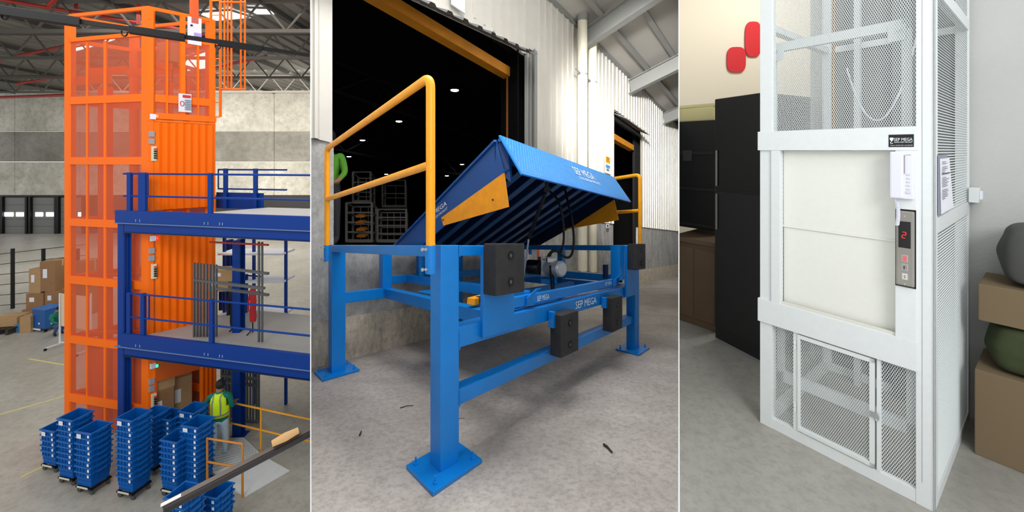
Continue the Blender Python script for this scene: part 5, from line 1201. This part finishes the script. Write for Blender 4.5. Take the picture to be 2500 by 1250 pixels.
for si, (px, py, n, lab, big) in enumerate(stacks):
    g = gp(px, py); ctr = g - front * (cw_ / 2 + .005) + sidev * (cl_ / 2 + .01)
    D = copy_tree(protoD) if usedD[0] else protoD; usedD[0] = True
    D.location = ctr; D.rotation_euler.z = yaw; D['label'] = 'wheeled black dolly under the ' + lab
    for k in range(n):
        C_ = copy_tree(protoC) if used[0] else protoC; used[0] = True
        j = random.Random(si * 50 + k); C_.location = ctr + Vector((j.uniform(-.006, .006), j.uniform(-.006, .006), .15 + k * PITCH)); C_.rotation_euler.z = yaw + j.uniform(-.015, .015)
        C_['label'] = (ORD[n - 1 - k] if k else 'lowest') + ' blue crate, ' + lab
        if big and k == n - 1:
            OFF[C_.name] = Vector((0, 0, 0)); o = BIGC.build('address_card', PAPER, C_)
# ------------------------------------------------------------------ foreground: overhead trunking and the black handrail
tr_ = thing('lighting_track', 'black overhead track with thick sections hanging in front of the lift', 'track', W(300, 75, 4.6))
pA, pB = W(-12, 22, 4.0), W(760, 136, 5.6)
def tp(px): t = along(pA, (pB - pA), px); return pA + (pB - pA) * t
mb = MB(); mb.beam(tp(-12), tp(755), .028, .05); mb.build('thin_bar', BLACK, tr_)
for a, b, w in ((-12, 198, .095), (315, 452, .085), (532, 640, .075)): mb = MB(); mb.beam(tp(a) - dH * .01, tp(b) - dH * .01, w, w); mb.build('thick_section', BLACK, tr_, bevel=.004)
for px in (12, 304, 532): 
    c = tp(px) - dH * .05; mb = MB(); mb.tube([c + Vector((.035 * math.cos(t), 0, .045 * math.sin(t))) for t in [math.pi * (.85 + k * .12) for k in range(11)]], .008, 8); mb.build('hook', BLACK, tr_, smooth=True)
hb = thing('black_handrail', 'black steel bar with a bright worn end crossing the lower right of the hall', 'bar', W(400, 1238, 2.4))
mb = MB(); A_, B_ = W(400, 1240, 2.3), W(765, 1050, 2.75); mb.beam(A_, B_, .055, .042, (0, -.4, 1)); mb.build('bar', mat('black_brown_bar', (34, 28, 26), .45), hb, bevel=.008)
u_ = (B_ - A_).normalized(); mb = MB(); mb.beam(A_ + Vector((-.006, -.008, .021)), B_ + Vector((-.006, -.008, .021)), .03, .006, (0, -.4, 1)); mb.build('worn_edge', mat('worn_steel_edge', (92, 80, 74), .4, .3), hb); mb = MB(); mb.beam(A_ + Vector((-.008, -.01, .022)), A_ + u_ * .09 + Vector((-.006, -.009, .022)), .020, .008, (0, -.4, 1)); mb.build('bright_end', mat('bright_worn_end', (226, 222, 220), .3, .3), hb)
hd = thing('hand_cap', 'pale orange padded cap on the black bar at the right', 'cap', W(700, 1075, 2.72)); mb = MB(); cc = A_.lerp(B_, .82) + Vector((-.02, -.02, .05)); lathe(mb, cc - u_ * .08, u_, [(0, .02), (.02, .022), (.08, .028), (.14, .022), (.16, .02)], 16); mb.build('pad', mat('pale_orange_pad', (226, 178, 120), .7), hd, smooth=True)
# ------------------------------------------------------------------ left background: cartons, cart, crouching person, board, rope fence
def gcar(px, py, z, sx, sy, sz, yaw_, lab, m=CARD, d=None, lbl=True):
    P = W(px, py, d); carton((P.x, P.y, z), sx, sy, sz, yaw_, lab, m, 'brown cartons stacked on the hall floor', lbl)
D0 = 16.1
carton((W(112, 770, D0).x, D0, 0.02), .95, .8, .62, .15, 'lowest large carton behind the blue cart', CARD, 'brown cartons stacked on the hall floor'); carton((W(104, 770, D0).x, D0, .64), .62, .6, .60, .1, 'left carton in the middle of the pile, two white labels', CARD, 'brown cartons stacked on the hall floor')
carton((W(138, 770, D0).x, D0 + .1, .64), .5, .6, .66, .1, 'right carton in the middle of the pile', CARD, 'brown cartons stacked on the hall floor'); carton((W(101, 770, D0).x, D0, 1.24), .42, .5, 1.0, .1, 'upright carton on top at the left with a red print', CARD2, 'brown cartons stacked on the hall floor')
carton((W(128, 770, D0).x, D0 + .1, 1.30), .56, .6, 1.22, .1, 'tallest upright carton on top of the pile', CARD, 'brown cartons stacked on the hall floor'); carton((W(156, 770, D0).x, D0 + .9, .02), .6, .6, 2.3, .1, 'tall carton at the right of the pile, beside the lift post', CARD, 'brown cartons stacked on the hall floor', False)
carton((W(74, 795, 15.2).x, 15.2, 0.0), .34, .4, .62, .2, 'small carton on the floor left of the blue cart', CARD2, 'brown cartons stacked on the hall floor', False)
bc = thing('tool_cart', 'small blue cabinet cart on castors in front of the carton pile', 'cart', gp(103, 808)); g = gp(103, 808); f = lambda u, v, w: Vector((g.x + u * .96 + v * .2, g.y - u * .2 + v * .96, w))
MB().hexa(f, -.34, .34, -.1, .45, .14, .86).build('cabinet', mat('cart_blue', (16, 84, 152), .5), bc, bevel=.01); MB().hexa(f, -.36, .36, -.12, .47, .86, .89).build('cart_top', mat('cart_top_blue', (50, 110, 180), .5), bc); MB().hexa(f, -.3, .1, -.115, -.1, .07, .13).build('kick_strip', PAPER, bc)
for u in (-.28, .28):
    for v in (-.05, .4): mb = MB(); p = f(u, v, .06); mb.tube([p - mD * .015, p + mD * .015], .055, 10); mb.build('castor', BLACK, bc)
MB().hexa(f, -.02, .06, -.106, -.1, .3, .36).build('sticker', PAPER, bc)
# crouching person
pg = gp(133, 818); rt = thing('person', 'person crouching in a lime vest and teal shirt beside the pale board', 'person', pg); cq = lambda x, y, z: pg + Vector((x, y, z)) * .95
J = {'pelvis': (cq(0, .1, .42), .15), 'chest': (cq(.12, -.05, .72), .16), 'upper': (cq(.2, -.1, .88), .13), 'neck': (cq(.26, -.12, .96), .055), 'head': (cq(.32, -.14, 1.06), .085), 'crown': (cq(.34, -.14, 1.13), .06)}
E = [('pelvis', 'chest'), ('chest', 'upper'), ('upper', 'neck'), ('neck', 'head'), ('head', 'crown')]
for s, n_ in ((-1, 'l'), (1, 'r')):
    J['hip' + n_] = (cq(.02, .1 + s * .1, .36), .09); J['kne' + n_] = (cq(.32, -.02 + s * .14, .44), .065); J['ank' + n_] = (cq(.1, .02 + s * .12, .08), .045); J['toe' + n_] = (cq(.24, -.02 + s * .13, .04), .04)
    J['sho' + n_] = (cq(.2, -.1 + s * .18, .84), .065); J['elb' + n_] = (cq(.32, -.12 + s * .2, .62), .048); J['han' + n_] = (cq(.46, -.12 + s * .12, .56), .035)
    E += [('pelvis', 'hip' + n_), ('hip' + n_, 'kne' + n_), ('kne' + n_, 'ank' + n_), ('ank' + n_, 'toe' + n_), ('upper', 'sho' + n_), ('sho' + n_, 'elb' + n_), ('elb' + n_, 'han' + n_)]
def reg3(p):
    l = (p - pg) / .95
    if l.z > .99: return 0
    if l.z > .5 and l.x < .12: return 4
    if l.z > .5: return 1
    return 3 if l.z < .1 else 2
figure('body', J, E, (reg3, [SKIN, TEAL, mat('blue_jeans', (60, 84, 130), .85), SHOE, VEST]), rt, 1)
mb = MB(); lathe(mb, cq(.33, -.12, 1.12), (0, 0, 1), [(-.03, .085), (.03, .09), (.07, .06), (.09, .01)], 12); mb.build('hair', HAIR, rt, smooth=True)
# pale board on castors
bd = thing('board_trolley', 'pale wooden board on a white castor frame seen partly through the lift', 'board', gp(175, 845)); dB_ = 13.9
A_, B_ = W(147, 720, dB_), W(222, 720, dB_ - .4)
mb = MB(); mb.pts8([W(149, 796, dB_), W(219, 806, dB_ - .4), W(219, 806, dB_ - .36), W(149, 796, dB_ + .04), W(149, 716, dB_), W(219, 724, dB_ - .4), W(219, 724, dB_ - .36), W(149, 716, dB_ + .04)]); mb.build('board', mat('pale_board', (228, 204, 170), .6), bd)
for px, d in ((146, dB_ + .02), (222, dB_ - .38)):
    g1 = Vector(((px - 1250) * d / F, d, 0)); mb = MB(); mb.beam(g1 + dH * .1, g1 + dH * (EYE - (716 - HOR) * d / F), .035, .035); mb.build('upright', WHITEP, bd); mb = MB(); mb.beam(g1 + Vector((-.1, -.35, .1)), g1 + Vector((.1, .35, .1)), .03, .03); mb.build('foot', WHITEP, bd)
    for s in (-1, 1): mb = MB(); p = g1 + Vector((s * .1, s * .35, .045)); mb.tube([p - dH * 0 - Vector((.015, 0, 0)), p + Vector((.015, 0, 0))], .045, 10); mb.build('castor', BLACK, bd)
mb = MB(); mb.beam(W(146, 835, dB_), W(222, 842, dB_ - .4), .03, .03); mb.build('lower_rail', WHITEP, bd)
# wire fence
wf = thing('wire_fence', 'dark post and wire fence across the left of the hall', 'fence', gp(105, 760))
dF = 17.5
for px in (31, 106, 190): P = Vector(((px - 1250) * dF / F, dF, 0)); mb = MB(); mb.beam(P, P + dH * (EYE - (607 - HOR) * dF / F), .09, .09); mb.build('post', BLACK, wf)
for k in range(6): mb = MB(); y = 612 + k * 25; mb.tube([W(-15, y + 10, dF - .2), W(215, y - 16 + k * 1.5, dF + .3)], .014, 6); mb.build('wire', BLACK, wf)
# far floor things at the left, blurred in the photograph
P = gp(30, 806); carton((P.x, P.y, .25), .8, .6, .35, .2, 'brown carton on a dark pallet at the far left', CARD2, 'cartons at the far left', False); pl = thing('pallet', 'dark low pallet at the far left under the carton', 'pallet', (P.x, P.y, 0))
for k in range(5): mb = MB(); mb.box((P.x - .4 + k * .2, P.y, .22), (.14, .9, .03)); mb.build('board', mat('dark_pallet_wood', (58, 50, 42), .8), pl)
for k in range(3): mb = MB(); mb.box((P.x - .35 + k * .35, P.y, .10), (.1, .9, .2)); mb.build('bearer', mat('dark_pallet_wood', (58, 50, 42), .8), pl)
P = gp(62, 806); mb = MB(); mb.hexa(lambda u, v, w: Vector((P.x + u, P.y + v, w)), -.25, .25, -.2, .2, 0, .3); mb.hexa(lambda u, v, w: Vector((P.x + u, P.y + v, w)), -.28, .28, -.23, .23, .3, .34); tag(mb.build('tote', mat('pale_blue_tote', (70, 130, 180), .5), bevel=.01), 'low pale blue tote on the floor at the far left', 'tote')
# floor markings
LN_ = mat('worn_yellow_line', (206, 196, 120), .6)
def line(p, q_, w, lab):
    a, b = gp(*p), gp(*q_); n = Vector((-(b - a).y, (b - a).x, 0)).normalized() * w / 2; mb = MB(); mb.pts8([a - n + dH * .001, b - n + dH * .001, b + n + dH * .001, a + n + dH * .001, a - n + dH * .004, b - n + dH * .004, b + n + dH * .004, a + n + dH * .004]); o = mb.build('floor_line', LN_); struct(o); return o
line((-10, 1015), (166, 965), .05, ''); line((50, 1165), (170, 1110), .06, ''); line((70, 876), (168, 893), .05, '')
end_bay(None, RL)
